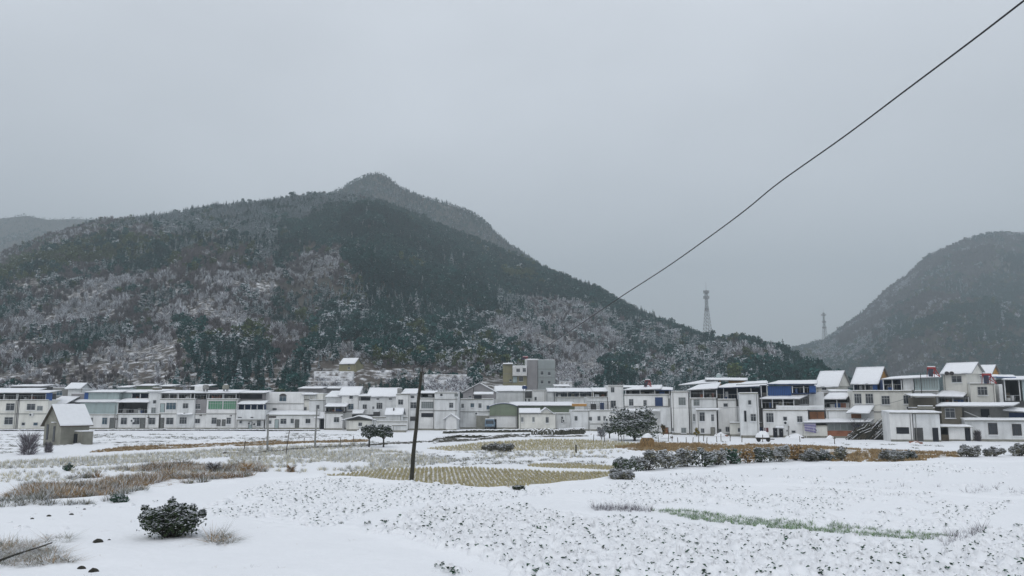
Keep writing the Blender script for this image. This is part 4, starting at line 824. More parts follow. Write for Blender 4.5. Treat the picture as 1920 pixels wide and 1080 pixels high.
H = House('gabled_house', 'tallest cream gabled house with two round vents and a dark window', 'house', 1767, 824, -48, 129)
H.wall((1767, 701, 1819, None), 0, 6, 'cream', cap=False); H.gable(1767, 1819, 701, 683, 0, 6, 'cream'); H.win((1784, 705, 1804, 717), bars=1)
for px in (1777, 1786):
    x, z = H.P(px, 700, -.1); b = MB(); b.tube((x, -.62, z), (x, -.3, z), .3, n=12); H.add(b, 'round_vent', M['framed'])
H = House('back_house', 'small back house with ochre gable behind the red solar heater', 'house', 1834, 810, -48, 140)
H.wall((1834, 704, 1856, None), 0, 5, 'white2', cap=False); H.gable(1834, 1856, 704, 686.5, 0, 5, 'ochre')
H = House('cream_house', 'cream upper block with one barred window beside the snowy awning', 'house', 1818, 826, RR, 125)
H.wall((1818.5, 719, 1872, None), 0, 6, 'cream'); H.wall((1872.3, 722, 1886, None), .3, 6, 'white2'); H.win((1832, 725, 1852, 741), bars=2); H.open((1756, 743.5, 1818, 757), .4, 3, 'dark_shade', 3, True, 7); H.skew([(1753, 743), (1806, 744), (1820, 732), (1767, 732)], lys=(-.4, 3)); H.wall((1745, 757.4, 1818, None), .4, 5, 'brown', cap=False)
H = House('shed_top_house', 'dark open-topped house at the right edge under a flat snowy roof', 'house', 1886.4, 822, RR, 130)
H.wall((1886.4, 752, 1960, None), 0, 6, 'dark_shade', cap=False); H.open((1882, 711, 1915, 751.7), .2, 4, 'dark_shade', 2, True, 6); H.wall((1915.4, 712, 1960, 752), .4, 4, 'pale', cap=False); H.skew([(1878, 711.5), (1960, 711.5), (1960, 705), (1890, 706)], lys=(-.3, 5)); H.skew([(1850, 706), (1905, 707), (1900, 703.5), (1850, 703)], lys=(1, 4), m='blue')
H = House('grey_house', 'grey recessed middle storey under the long snow ledge', 'house', 1763, 826, RR, 119.5)
H.wall((1764, 762, 1806, None), 0, 5, 'brown', cap=False); H.win((1771, 765, 1791.5, 784), bars=1); H.wall((1806.4, 763, 1960, 787), 1.6, 5, 'grey', cap=False); H.skew([(1754, 761), (1900, 760.5), (1912, 755), (1764, 755)], lys=(-.8, 1.8), name='ledge_roof'); H.box((1839, 767, 1856, 786), 1.5, .09, 'dark', 'dark_doorway'); H.win((1853, 779, 1858, 783), 1.4, g='glassg', bars=0, sill=False)
H.skew([(1880, 769), (1950, 774), (1950, 768), (1896, 764)], lys=(.2, 1.4), name='lower_awning'); H.box((1892, 774, 1950, 786), 1.5, .09, 'bluedark', 'opening_shade_panel')  # dark blue panel painted in as the opening's shade
x0, z0 = H.P(1808, 771, .9); x1, z1 = H.P(1842, 785, .9); b = MB(); b.tube((x0, .9, z0), (x1, .9, z1), .07, n=6); H.add(b, 'slanting_pipe', M['white'])
H = House('long_annex', 'long low white annex with two dark barred windows at the right edge', 'house', 1822, 828, -10)
H.wall((1808.6, 788, 1970, None), .5, 4.5, 'white2', (), cap=True); H.win((1852, 793, 1871, 815), .5, bars=2, f='framed'); H.win((1897, 795, 1916, 817), .5, bars=2, f='framed'); H.slab((1806, 785, 1970, 788), .3, 1, 'white2', name='ledge')
H = House('white_outbuilding', 'white flat-roofed outbuilding with black slot window and two doorways', 'outbuilding', 1667, 828, -12)
H.wall((1667, 773.5, 1711, None), -.5, 4.5, 'white', ()); H.wall((1711.3, 774.5, 1763, None), 0, 4, 'white2', ()); H.box((1680.5, 801, 1705, 813.5), -.56, .05, 'dark', 'slot_window'); H.box((1714, 802, 1730, None), -.06, .055, 'dark_shade', 'doorway'); H.box((1748, 802, 1758.5, None), -.06, .055, 'dark', 'doorway'); H.slab((1665, 771.5, 1765, 774), -.8, 4, 'white2', over=.1, name='parapet')
H = House('lean_to', 'lean-to with snowy slab between white outbuilding and long annex', 'shed', 1763.5, 828, -12)
H.wall((1778, 801, 1808, None), 0, .3, 'white', cap=False); H.wall((1763.5, 801, 1822, None), 2.4, .3, 'dark_shade', cap=False); H.wall((1819, 801, 1822, None), 0, 2.3, 'white', cap=False); H.slab((1763, 797.5, 1822, 801), -.3, 2.6, 'concrete'); H.box((1765, 815, 1778, None), .05, .2, 'wood', 'gate_board'); H.box((1809, 803, 1818, None), .05, .1, 'dark', 'doorway')
H = House('brown_block', 'brown rendered balcony block with snow slab above the white outbuilding', 'house', 1710, 826, RR, 121)
H.wall((1711, 765, 1756, None), 0, 3, 'brown', (), cap=True); H.wall((1711, 745, 1756, 764.5), 2.2, 3, 'brown', (), cap=False); H.slab((1708, 740, 1760, 744), -.2, 4, 'concrete'); H.box((1721, 761.5, 1750, 767.5), -.5, .4, 'concrete', 'rubble', True)
H = House('tarpaulin_shed', 'front shed with violet striped tarpaulin, glazing and red brick base', 'shed', 1506, 821, -12)
H.wall((1507, 797, 1551, None), 0, .3, 'cream', cap=False); H.wall((1551.3, 807.5, 1601, None), 0, .3, 'brick', cap=False); H.wall((1601.3, 797, 1621, None), 0, .3, 'bluedark', cap=False); H.wall((1507, 794, 1621, None), 3.5, .3, 'dark_shade', cap=False); H.skew([(1505, 792), (1632, 791), (1642, 783), (1515, 785)], lys=(-.5, 3.6)); H.win((1551.6, 794, 1600.6, 807.3), .2, bars=3, g='glassg', sill=False, cross=False)
x0, x1, z0, z1 = H.R((1507.5, 791.5, 1530.5, 812), -.3); b = MB(); n = 12; nz_ = 7
for k in range(n):
    for j in range(nz_):
        def q(a, c): X_ = x0 + (x1 - x0) * a / n; T = c / nz_; return (X_, -.3 - .10 * math.sin(a * 1.3) * T - .3 * T * (1 - a / n), z1 + (z0 - z1) * T * (.78 + .22 * a / n))
        b.m = 1 if j % 2 else 0; b.quad(q(k, j), q(k, j + 1), q(k + 1, j + 1), q(k + 1, j)); 
b.m = 0; H.add(b, 'tarpaulin', [M['tarp'], mat('pale_violet_stripe', (0.34, 0.33, 0.42), 0.6, 0.05)])

# behind and above
H = House('concrete_building', 'unfinished four-storey grey and yellow building on the hill foot', 'building', 943, 730, 0, 262)
H.wall((943, 683, 960.6, 735), 1.5, 9, 'yellow', (701, 717)); H.wall((961, 686, 988, 735), 0, 9, 'yellow', (704,)); H.wall((961, 686.5, 987.8, 703), -1.1, 1.05, 'white'); H.win((968, 691, 975, 697.5), -1.1, g='glass'); H.win((980, 690, 986, 697.5), -1.1, g='glass'); H.box((960.6, 703.3, 988, 704.6), -1.2, 1.15, 'white', 'balcony_slab'); H.win((973, 706, 981, 715)); H.box((961.5, 705.5, 969.5, 717), -.3, .25, 'pale', 'balcony_glazing'); H.win((955, 711, 959.5, 715), 1.5, bars=0)
H.wall((988.3, 675, 1008, 735), -.4, 9, 'mauve'); H.wall((1008.3, 675, 1041, 735), 0, 11, 'tile', (692, 708)); H.wall((986, 673.5, 1010, 686), .6, 5, 'white'); H.win((996.5, 678, 999, 684), .55, bars=0, sill=False)
for r in ((1013.5, 696, 1019, 703), (1027, 697, 1032.5, 703.5), (1013.5, 713, 1019, 719.5), (1027, 714, 1032.5, 719.8)): H.win(r, 0, bars=0)
H.wall((984, 674.5, 1000, 686.5), -.2, .5, 'white2', cap=True); H.z0 = -1; H.box((943, 726, 1041, 760), .5, 10, 'concrete', 'basement'); H.slab((943, 681.5, 962, 683), 1, 5)
H = House('yellow_house', 'small yellow house with snowy roof alone on the hillside', 'house', 636, 700, -14, YH[1])
H.z0 = YHZ - 4; H.wall((636, 682, 664, None), 0, 6, 'yellow', cap=False); H.gable(637.5, 664, 682.3, 672.5, 0, 6, 'yellow'); H.win((652.5, 688, 656.5, 692), bars=0, g='glass'); H.box((653, 682.8, 655.5, 685), -.1, .09, 'dark', 'dark_patch')
def hillwall(name, label, cat, px0, px1, pyt, pyb, Y, m='stonel', rows=3):
    h = House(name, label, cat, px0, pyb, 0, Y); r = random.Random(int(px0))
    for k in range(rows):
        a = pyt + (pyb - pyt) * k / rows; b_ = pyt + (pyb - pyt) * (k + 1) / rows
        h.wall((px0 + r.uniform(0, 4), a, px1 - r.uniform(0, 4), 735), -2.4 * k, 1.2, m, cap=True, name='wall')
GMB = groundmat('snowy_stone_bank', [((0.16, 0.14, 0.125), 'none', 0.55, 0.42, 0.60)], 0.8, 1.5); M['stonel'] = GMB
hillwall('retaining_wall', 'pale terraced retaining wall with snow, right of the leaning pole top', 'wall', 794, 877, 703, 733, 226, rows=3)
hillwall('retaining_wall', 'pale snow-patched terraced bank below the yellow hillside house', 'wall', 586, 662, 697, 733, 236, rows=4)
hillwall('retaining_wall', 'low snowy terrace wall right of the concrete building', 'wall', 1045, 1076, 716, 735, 240, rows=2)
for (a, t, b_, c, Y, m, lb) in [(20, 722, 82, 732, 186, 'dark_shade', 'low dark shed roof behind the leftmost house'), (222, 724, 243, 733, 186, 'pale', 'pale blue-green shed behind the pale clad house'), (256, 721, 286, 733, 188, 'green', 'low mossy green shed above the narrow white bay'), (300, 722, 322, 733, 190, 'brown', 'brown shed on the slope above the teal-window house'), (357, 722, 391, 731, 186, 'dark_shade', 'low dark roofed shed behind the white cistern'), (560, 726, 604, 740, 186, 'mauve', 'grey wall end behind the long white house'), (608, 726, 636, 738, 190, 'mauve', 'grey shed behind the stepped house'), (1040, 722, 1068, 732, 200, 'stonel', 'stone hut behind the open shed'), (1478, 716, 1530, 725, 160, 'dark_shade', 'dark shed just behind the blue shed roof')]:
    H = House('back_shed', lb, 'shed', a, 760, 0, Y); H.wall((a, t + 3, b_, None), 0, 5, m, cap=False); H.slab((a - 1, t, b_ + 1, t + 3), -.3, 5)

# roof equipment: things standing on the roofs
def heater(px0, px1, pyt, pyb, Y, m, label):
    p = at(px0, pyb, Y); s_ = Y / F; w_ = (px1 - px0) * s_; h = (pyb - pyt) * s_
    r = empty('solar_water_heater', p, 0, label, 'water heater', 'solar water heaters on the roofs')
    b = MB(); b.hexa([(0, 0, 0), (w_ * .4, 0, 0), (w_ * .75, h * .7, h * .70), (w_ * .35, h * .7, h * .70), (0, -.08, .08), (w_ * .4, -.08, .08), (w_ * .75, h * .7 - .08, h * .78), (w_ * .35, h * .7 - .08, h * .78)]); c = b.obj('collector', M['bluedark'], r)
    for k in range(7):
        q = MB(); t = (k + .5) / 7; q.tube((w_ * .4 * t, -.12, .1), (w_ * (.35 + .4 * t), h * .7 - .12, h * .76), .03, n=5); q.obj('tube', M['framed'], c)
    b = MB(); b.tube((w_ * .3, h * .75, h * .84), (w_ * 1.0, h * .75, h * .84), .21, n=12); b.obj('tank', M[m], r)
    b = MB(); b.box(w_ * .32, w_ * .98, h * .75 - .15, h * .75 + .15, h * .84 + .19, h * .84 + .32); b.obj('snow_cap', snow, r)
    b = MB()
    for x in (.3, .98): b.tube((w_ * x, h * .95, 0), (w_ * x, h * .75, h * .8), .05, n=5); b.tube((w_ * x, 0, 0), (w_ * (1.28 - x), h * .75, h * .8), .06, n=5); b.tube((w_ * x, -.1, 0), (w_ * x, h * .7, h * .75), .07, n=5)
    b.obj('stand', M['red'], r)
heater(1741, 1762, 687, 706, 124, 'red', 'red solar water heater left of the tallest cream gable')
heater(1845, 1868, 699, 719, 120, 'red', 'red solar water heater on the cream block at the right')
heater(1207, 1221, 712, 725, 150, 'maroon', 'dull red solar water heater on the slanting snowy roof')
heater(976, 990, 668, 675, 262, 'red', 'tiny red solar water heater on the concrete building')
def rtank(px0, px1, pyt, pyb, Y, m, label, legs=True):
    p = at((px0 + px1) / 2, pyb, Y); s_ = Y / F; w_ = (px1 - px0) * s_ / 2; h = (pyb - pyt) * s_
    r = empty('water_tank', p, 0, label, 'water tank', 'water tanks on the roofs')
    b = MB(); b.tube((0, 0, h * .3), (0, 0, h * .85), w_, n=16); b.tube((0, 0, h * .85), (0, 0, h), w_, w_ * .35, 16); b.obj('tank', M[m], r)
    b = MB(); b.tube((0, 0, h * .96), (0, 0, h * 1.06), w_ * .7, w_ * .3, 12); b.obj('snow_cap', snow, r)
    for k in range(4): b = MB(); a = k * 1.57 + .78; b.box(math.cos(a) * w_ * .7 - .06, math.cos(a) * w_ * .7 + .06, math.sin(a) * w_ * .7 - .06, math.sin(a) * w_ * .7 + .06, 0, h * .31); b.obj('leg', M['framed'], r)
rtank(380, 391, 721, 734, 170, 'grey', 'grey water tank beside the white cistern')
rtank(417, 429, 721, 733.5, 170, 'concrete', 'grey-brown water tank on the green-window house')
rtank(979, 988, 723, 732, 172, 'bluedark', 'dark blue round tank beside the white gabled roof')
rtank(1343, 1353, 701, 712, 160, 'pale', 'pale tank on the raised back roof with orange posts')

# ------------------------------------------------------------------ the small hut in the field, left
p = G(112, 835); H = House('grey_hut', 'small grey rendered hut with snowy gable roof, standing alone in the field', 'hut', 112, 836, 58)
Hw = 4.9; Dp = 4.0; ez = H.P(112, 795, 0)[1]; rz_ = ez + 2.3
def hutbox(x0, x1, y0, y1, z0, z1, m, nm, par=None): b = MB(); b.box(x0, x1, y0, y1, z0, z1); return b.obj(nm, M[m], par or H.root)
wl = H.P(168, 795, 0)[0]; hutbox(0, wl, 0, Dp, -.4, ez, 'concrete', 'wall')
b = MB(); i = 0; prof = [(0, ez), (Dp, ez), (Dp / 2, rz_)]
b.v += [(0, y, z) for y, z in prof] + [(wl, y, z) for y, z in prof]; b.f += [(0, 2, 1), (3, 4, 5), (0, 3, 5, 2), (1, 2, 5, 4), (0, 1, 4, 3)]; b.mi += [0] * 5; b.obj('gable', M['cream' if 0 else 'concrete'], H.root)
def hroof(t0, t1, o_):
    b = MB(); k = (rz_ - ez) / (Dp / 2)
    for y0 in (-o_, Dp + o_):
        P_ = [(-o_, y0, ez - k * o_ + t0), (wl + o_, y0, ez - k * o_ + t0), (wl + o_, Dp / 2, rz_ + t0), (-o_, Dp / 2, rz_ + t0)]; b.hexa(P_ + [(x, y, z - t0 + t1) for x, y, z in P_])
    return b
ro = hroof(.02, .12, .35).obj('roof', M['wood'], H.root); hroof(.124, .27, .32).obj('snow_cover', snow, ro)
for (y0, y1, z0, z1) in ((1.3, 1.75, .5, 2.5), (2.9, 3.4, .7, 2.7)):
    b = MB(); b.box(-.05, -.003, y0, y1, z0, z1); w_ = b.obj('window', M['framed'], H.root); b = MB(); b.box(-.06, -.051, y0 + .06, y1 - .06, z0 + .06, z1 - .06); b.obj('pane', M['glass'], w_)
hutbox(-.4, -.002, 1.2, 1.7, 2.95, 3.05, 'snow', 'door_canopy')
x1_ = H.P(172, 808, -1.2)[0]; x0_ = H.P(151, 808, -1.2)[0]; hz_ = H.P(160, 809, -1.2)[1]
e = hutbox(x0_, x1_, -1.6, -.003, -.4, hz_, 'concrete', 'side_porch'); hutbox(x0_ - .1, x1_ + .1, -1.7, -.004, hz_ + .002, hz_ + .14, 'snow', 'snow_cap', e); hutbox(x0_ - .15, x0_ - .001, -.6, -.005, 0, hz_ - .3, 'dark', 'dark_doorway', e)  # flat dark panel paints the shade of the porch doorway

# ------------------------------------------------------------------ telecom towers
def tower(px, pyb, pyt, Y, label, rings):
    p = at(px, pyb, Y); top = at(px, pyt, Y).z; h = top - p.z + 6; r = empty('telecom_tower', (p.x, p.y, p.z - 6), 0.3, label, 'telecom tower', 'telecom towers on the saddle')
    wb, wt = h * .066, h * .016; b = MB(); n = 16; body = h * .87
    def c(k, q): t = k / n; w_ = wb + (wt - wb) * min(1, t * 1.35); return Vector((w_ * (1, -1, -1, 1)[q], w_ * (1, 1, -1, -1)[q], body * t))
    th = .13
    for k in range(n):
        for q in range(4):
            b.tube(c(k, q), c(k + 1, q), th, n=4, cap=False); b.tube(c(k, q), c(k + 1, (q + 1) % 4), th * .6, n=4, cap=False); b.tube(c(k + 1, q), c(k, (q + 1) % 4), th * .6, n=4, cap=False); b.tube(c(k + 1, q), c(k + 1, (q + 1) % 4), th * .6, n=4, cap=False)
    b.tube((0, 0, body), (0, 0, h), .1, .05, 6); b.obj('lattice_mast', M['metal'], r)
    for t, R_ in rings:
        z = h * t; b = MB()
        for k in range(12):
            a0, a1 = k * math.pi / 6, (k + 1) * math.pi / 6
            for zz in (0, 1.1): b.tube((R_ * math.cos(a0), R_ * math.sin(a0), z + zz), (R_ * math.cos(a1), R_ * math.sin(a1), z + zz), .1, n=4)
            b.tube((0, 0, z), (R_ * math.cos(a0), R_ * math.sin(a0), z), .08, n=4)
        pl = b.obj('platform', M['metal'], r)
        for k in range(6):
            a0 = k * math.pi / 3 + .2; R2 = R_ * 1.25; b = MB(); b.box(R2 * math.cos(a0) - .13, R2 * math.cos(a0) + .13, R2 * math.sin(a0) - .13, R2 * math.sin(a0) + .13, z - .3, z + 1.8); b.obj('antenna', M['metal'], pl)
tower(1327, 634, 529, 575, 'taller lattice telecom tower rising from the right shoulder of the mountain', ((.79, 1.5), (.70, 1.5), (.855, 1.4)) if False else ((.83, 1.55), (.745, 1.6), (.56, .9)))
tower(1547, 640, 577, 900, 'shorter hazy telecom tower beside the right mountain', ((.80, 2.0), (.62, 1.6), (.47, 1.6)))

# ------------------------------------------------------------------ poles, posts, cable
def pole(px, py, ptx, pty, r0, r1, m, label, name='utility_pole', cat='pole', group=None, snowy=False):
    a = G(px, py); b_ = at(ptx, pty, a.y); r = empty(name, a, 0, label, cat, group); v = b_ - a
    b = MB(); n = 8
    for k in range(n):
        p0 = v * (k / n); p1 = v * ((k + 1) / n); w0 = math.sin(k * 1.9) * r0 * .12; w1 = math.sin((k + 1) * 1.9) * r0 * .12
        b.tube(p0 + Vector((w0, 0, -.5 if k == 0 else 0)), p1 + Vector((w1, 0, 0)), r0 + (r1 - r0) * k / n, r0 + (r1 - r0) * (k + 1) / n, 10, k == n - 1)
    b.obj('shaft', M[m], r); return r, v
r, v = pole(770, 908, 790, 697, .155, .095, 'woodd', 'leaning dark wooden pole standing in the stubble field')
b = MB(); b.tube(v + Vector((.02, 0, -.3)), v + Vector((.13, 0, .45)), .035, n=6); b.obj('spike', M['framed'], r)
b = MB(); b.tube(v + Vector((.16, 0, -.22)), v + Vector((.16, 0, .0)), .05, n=8); b.box(v.x, v.x + .2, v.y - .02, v.y + .02, v.z - .25, v.z - .21); b.obj('insulator', M['framed'], r)
r, v = pole(501, 848, 503, 776, .13, .08, 'grey', 'grey pole with small lamp bracket before the long white house', 'lamp_pole')
b = MB(); b.box(v.x, v.x + .9, -.05, .05, v.z - .45, v.z - .25); b.obj('lamp_arm', M['framed'], r)
pole(590, 842, 594, 767, .13, .08, 'grey', 'plain grey pole at the right end of the long white house')
pole(536, 851, 543, 806, .05, .04, 'wood', 'thin leaning stake between the two grey poles', 'stake', 'stake')
pole(457, 849, 460, 826, .06, .05, 'wood', 'short stake left of the grey lamp pole', 'stake', 'stake')
pole(1080, 848, 1080, 834, .12, .1, 'stone', 'short stone marker post on the edge of the pale stubble field', 'marker_post', 'post')
pole(638, 838, 639, 820, .05, .04, 'wood', 'short stake left of the two round trees', 'stake', 'stake')
pole(1478, 822, 1479, 799, .1, .09, 'grey', 'short pole beside the dark doorways', 'post', 'post')
rnd = random.Random(5)
for i, px in enumerate((1113, 1133, 1160, 1165, 1170, 1235, 1253, 1260, 1271, 1287, 1299, 1310, 1319, 1325, 1344, 1352, 1369, 1391, 1430, 560, 570, 663, 1500, 1565)):
    pb = 829 + rnd.uniform(-3, 2) + max(0, (px - 1300) * .01); pole(px, pb, px + rnd.uniform(-1, 1), pb - rnd.uniform(9, 16), .055, .045, 'wood', 'slim fence stake in the snow between the rusty stubble and the houses' if px > 1000 else 'slim stake on the snowy bank left of the round trees', 'fence_stake', 'stake', 'slim fence stakes' if px > 1000 else 'stakes on the left bank')
# overhead cable: sagging from a pole outside the frame (upper right) to the village
pts = [(2080, -122, 11), (1915, 5, 13), (1820, 78, 15), (1700, 168, 18), (1580, 258, 22), (1460, 343, 27), (1400, 392, 30), (1340, 437, 34), (1250, 501, 42), (1165, 556, 54), (1100, 600, 72), (1040, 640, 105), (1000, 666, 150), (986, 673, 200)]
K = [(at(a, b_, Y_), .016 * (1 + Y_ / 60)) for a, b_, Y_ in pts]; fine = []
for i in range(len(K) - 1):
    p0 = K[max(0, i - 1)][0]; p1 = K[i][0]; p2 = K[i + 1][0]; p3 = K[min(len(K) - 1, i + 2)][0]
    for j in range(6):
        t = j / 6; fine.append((.5 * ((2 * p1) + (p2 - p0) * t + (2 * p0 - 5 * p1 + 4 * p2 - p3) * t * t + (3 * p1 - p0 - 3 * p2 + p3) * t ** 3), K[i][1] * (1 - t) + K[i + 1][1] * t))
fine.append(K[-1]); b = MB()
for (p, r0), (q, r1) in zip(fine[:-1], fine[1:]): b.tube(p, q, r0, r1, 6, False)
o = b.obj('overhead_cable', M['cable']); tag(o, 'black overhead cable sagging from the upper right corner down to the village', 'cable')

for (a_, ya, b2, yb_, c2, yc, D_, lb) in [(1075, 761, 1250, 765, 1425, 763, 133, 'thin sagging service cable crossing the white facades beside the big tree'), (1640, 760, 1690, 764, 1712, 742, 112, 'short drooping cable in front of the cream house')]:
    b = MB(); n = 14; Q = [at(a_ + (c2 - a_) * k / n, ya + (yc - ya) * k / n + 3.0 * math.sin(math.pi * k / n), D_) for k in range(n + 1)]
    for p, q in zip(Q[:-1], Q[1:]): b.tube(p, q, .025, n=4, cap=False)
    tag(b.obj('service_cable', M['cable']), lb, 'cable')

# ------------------------------------------------------------------ trees, shrubs and bushes in the village and fields
def limbs(h, r, seed, n=7, spread=.8, fork=.35):
    rng = np.random.default_rng(seed); b = MB(); b.tube((0, 0, -.4), (0, 0, h * fork), r, r * .75, 8, False); tips = []
    for k in range(n):
        a = 6.283 * k / n + rng.uniform(-.4, .4); e = Vector((math.cos(a) * spread * h * .4, math.sin(a) * spread * h * .4, h * rng.uniform(.6, .95)))
        m_ = e * .5 + Vector((0, 0, h * .12)); b.tube((0, 0, h * fork), m_, r * .5, r * .3, 6, False); b.tube(m_, e, r * .3, r * .08, 5, False); tips.append(e)
    return b, tips
def leafy(c, cs, n, ls, snowp, rng, flat=.8, out=True):
    for i in range(n):
        x, y, z, s = cs[i % len(cs)]; v = Vector(rng.normal(size=3)).normalized() * s * rng.uniform(.55, 1.12); v.z *= flat; top = v.z > .1 * s
        p = Vector((x + v.x, y + v.y, z + v.z)); q = ls * rng.uniform(.6, 1.3)
        leafquad(c, p, q, rng, .6 if top else 0, 0)
        if rng.random() < snowp * (1.6 if top else .55):
            c.m = 1; a = rng.uniform(0, 6.28); u = Vector((math.cos(a), math.sin(a), rng.uniform(-.3, .3))) * q * 1.05; w_ = Vector((-math.sin(a), math.cos(a), rng.uniform(-.3, .3))) * q * .8; t = p + Vector((0, 0, q * .28))
            c.quad(t - u, t - w_, t + u, t + w_); c.quad(t - u, t + Vector((0, 0, q * .35)), t + u, t - w_); c.m = 0
def villtree(name, label, px, py, pyt, wpx, seed, mats, snowp, n=900, ls=.28, nc=16, fork=.3, cat='tree', flat=.8, low=.35):
    p = G(px, py); p.z = float(gz(p.x, p.y)[0]); sc = p.y / F; h = (py - pyt) * sc; R_ = wpx * sc / 2; rng = np.random.default_rng(seed)
    e = empty(name, p, 0, label, cat); b, tips = limbs(h, .04 * h, seed, 8, R_ * 2 / h, fork); b.obj('trunk', M['bark'], e); cs = []
    for k in range(nc):
        a = rng.uniform(0, 6.28); q = R_ * .72 * math.sqrt(rng.random()); z = h * rng.uniform(low + .1, .88 - .35 * (q / R_) ** 2); cs.append((q * math.cos(a), q * math.sin(a), max(z, h * low), R_ * rng.uniform(.24, .40)))
    c = MB(); leafy(c, cs, n, ls, snowp, rng, flat); c.obj('crown', mats, e); return e
LS = [LM['dark'], LM['snowl']]
villtree('round_tree', 'left of two dark round-crowned trees before the low gabled shed', 692, 838, 792, 38, 3, [LM['leaf'], LM['snowl']], .45, 1400, .15, 22)
villtree('round_tree', 'right of two dark round-crowned trees, nearest the leaning pole', 719, 838, 792, 36, 4, [LM['leaf'], LM['snowl']], .45, 1400, .15, 22)
villtree('broad_tree', 'big spreading snow-flecked tree before the two-storey white house', 1190, 826, 760, 92, 5, [LM['leaf'], LM['snowl']], .8, 3600, .19, 40, low=.10, fork=.15)
villtree('small_tree', 'small snowy tree just left of the big spreading tree', 1143, 822, 788, 34, 6, [LM['leaf'], LM['snowl']], .5, 500, .18, low=.3)
villtree('frosted_tree', 'frosty blue-green tree in front of the old grey house', 881, 803, 755, 32, 7, [LM['cedar'], LM['frost']], .6, 1100, .24, low=.25)
villtree('shrub', 'dark green shrub beside the lean-to of the plain white block', 824, 800, 785, 22, 8, [LM['cab'], LM['snowl']], .15, 350, .22, low=.15, cat='shrub')
villtree('climbing_shrub', 'dark plant climbing beside the narrow grey-white house', 1406, 796, 758, 30, 9, [LM['cab'], LM['frost']], .2, 260, .2, low=.4, cat='shrub')
villtree('yellowed_shrub', 'yellowish shrub against the white block behind the fence stakes', 1306, 818, 800, 12, 11, [LM['yel'], LM['frost']], .1, 220, .2, low=.1, cat='shrub')
villtree('yellowed_tree', 'small yellow-leaved tree at the left side of the big tree', 1164, 818, 790, 16, 12, [LM['yel'], LM['leaf']], .3, 260, .2, low=.25)
villtree('cypress_shrub', 'narrow dry shrub at the foot of the tall white block', 1244, 818, 792, 9, 13, [LM['weed'], LM['leaf']], .2, 220, .2, low=.1, cat='shrub')
def baretree(name, label, px, py, pyt, wpx, seed, mats, n=260, th=.025, snowp=.2, cat='tree'):
    p = G(px, py); p.z = float(gz(p.x, p.y)[0]); sc = p.y / F; h = (py - pyt) * sc; R_ = wpx * sc / 2; e = empty(name, p, 0, label, cat)
    b, t = limbs(h, .03 * h, seed, 9, R_ * 2 / h, .18); b.obj('trunk', M['bark'], e); bare(seed, h, R_, n * 2, snowp, th * .8, -.15 if cat == 'shrub' else .12).obj('twigs', mats, e)
baretree('bare_shrub', 'grey leafless shrub in front of the small grey hut', 52, 853, 806, 50, 21, [LM['twig'], LM['snowl']], 420, .03, .12, 'shrub')
baretree('bare_shrub', 'small bare shrub at the near corner of the grey hut', 90, 850, 826, 22, 22, [LM['twig'], LM['leaf']], 200, .03, .2, 'shrub')
baretree('bare_tree', 'spindly bare tree beside the wood pile', 1612, 822, 782, 46, 23, [LM['twig'], LM['frost']], 200, .025, .2)
baretree('bare_shrub', 'small rounded bare shrub against the long annex wall', 1834, 828, 805, 18, 24, [LM['twig'], LM['brown']], 300, .03, .2, 'shrub')
baretree('bare_tree', 'bare tree left of the big spreading tree trunk', 1128, 824, 798, 24, 25, [LM['twig'], LM['frost']], 160, .03, .3)
baretree('bare_tree', 'tall bare tree beside the yellow hillside house', 668, 806, 790, 10, 26, [LM['twig'], LM['brown']], 60) if False else None

def bush(name, label, px, py, pyt, wpx, seed, mats, snowp, n, ls, cat='bush', nc=14):
    p = G(px, py); p.z = float(gz(p.x, p.y)[0]) - .05; sc = p.y / F; h = (py - pyt) * sc; R_ = wpx * sc / 2; rng = np.random.default_rng(seed); e = empty(name, p, 0, label, cat)
    b, cs = MB(), []
    for k in range(nc):
        a = rng.uniform(0, 6.28); q = R_ * .72 * math.sqrt(rng.random()); z = h * (.15 + .68 * rng.random() ** .7 * (1 - .7 * (q / R_) ** 2)); x, y = q * math.cos(a), q * math.sin(a) * .75; cs.append((x, y, z, max(.22 * R_, h * .28) * rng.uniform(.8, 1.2)))
        b.tube((x * .15, y * .15, -.1), (x, y, z), .03, .012, 5, False)
        t = Vector((x * 1.2, y * 1.2, z + h * .22 * rng.random())); b.tube((x, y, z), t, .012, .004, 4, False); cs.append((t.x, t.y, t.z, .12 * R_))
    b.obj('stems', M['bark'], e); c = MB(); leafy(c, cs, n, ls, snowp, rng, .85); c.obj('foliage', mats, e); return e
bush('evergreen_bush', 'big dark leafy bush with snow on its leaves, alone in the near field', 322, 1006, 938, 124, 31, [LM['leaf'], LM['snowl']], .5, 4300, .075, nc=60)
bush('evergreen_bush', 'small dark pointed bush on the snowy strip at the left', 128, 882, 864, 14, 32, [LM['cab'], LM['snowl']], .15, 260, .1)
bush('green_ground_bush', 'low green patch at the edge of the brown weeds', 232, 938, 926, 66, 33, [LM['cab'], LM['snowl']], .25, 900, .06)
bush('rosette_bush', 'low dark snowy bush at the tip of the stubble field', 970, 918, 908, 30, 34, [LM['leaf'], LM['snowl']], .4, 300, .07)
i = 0
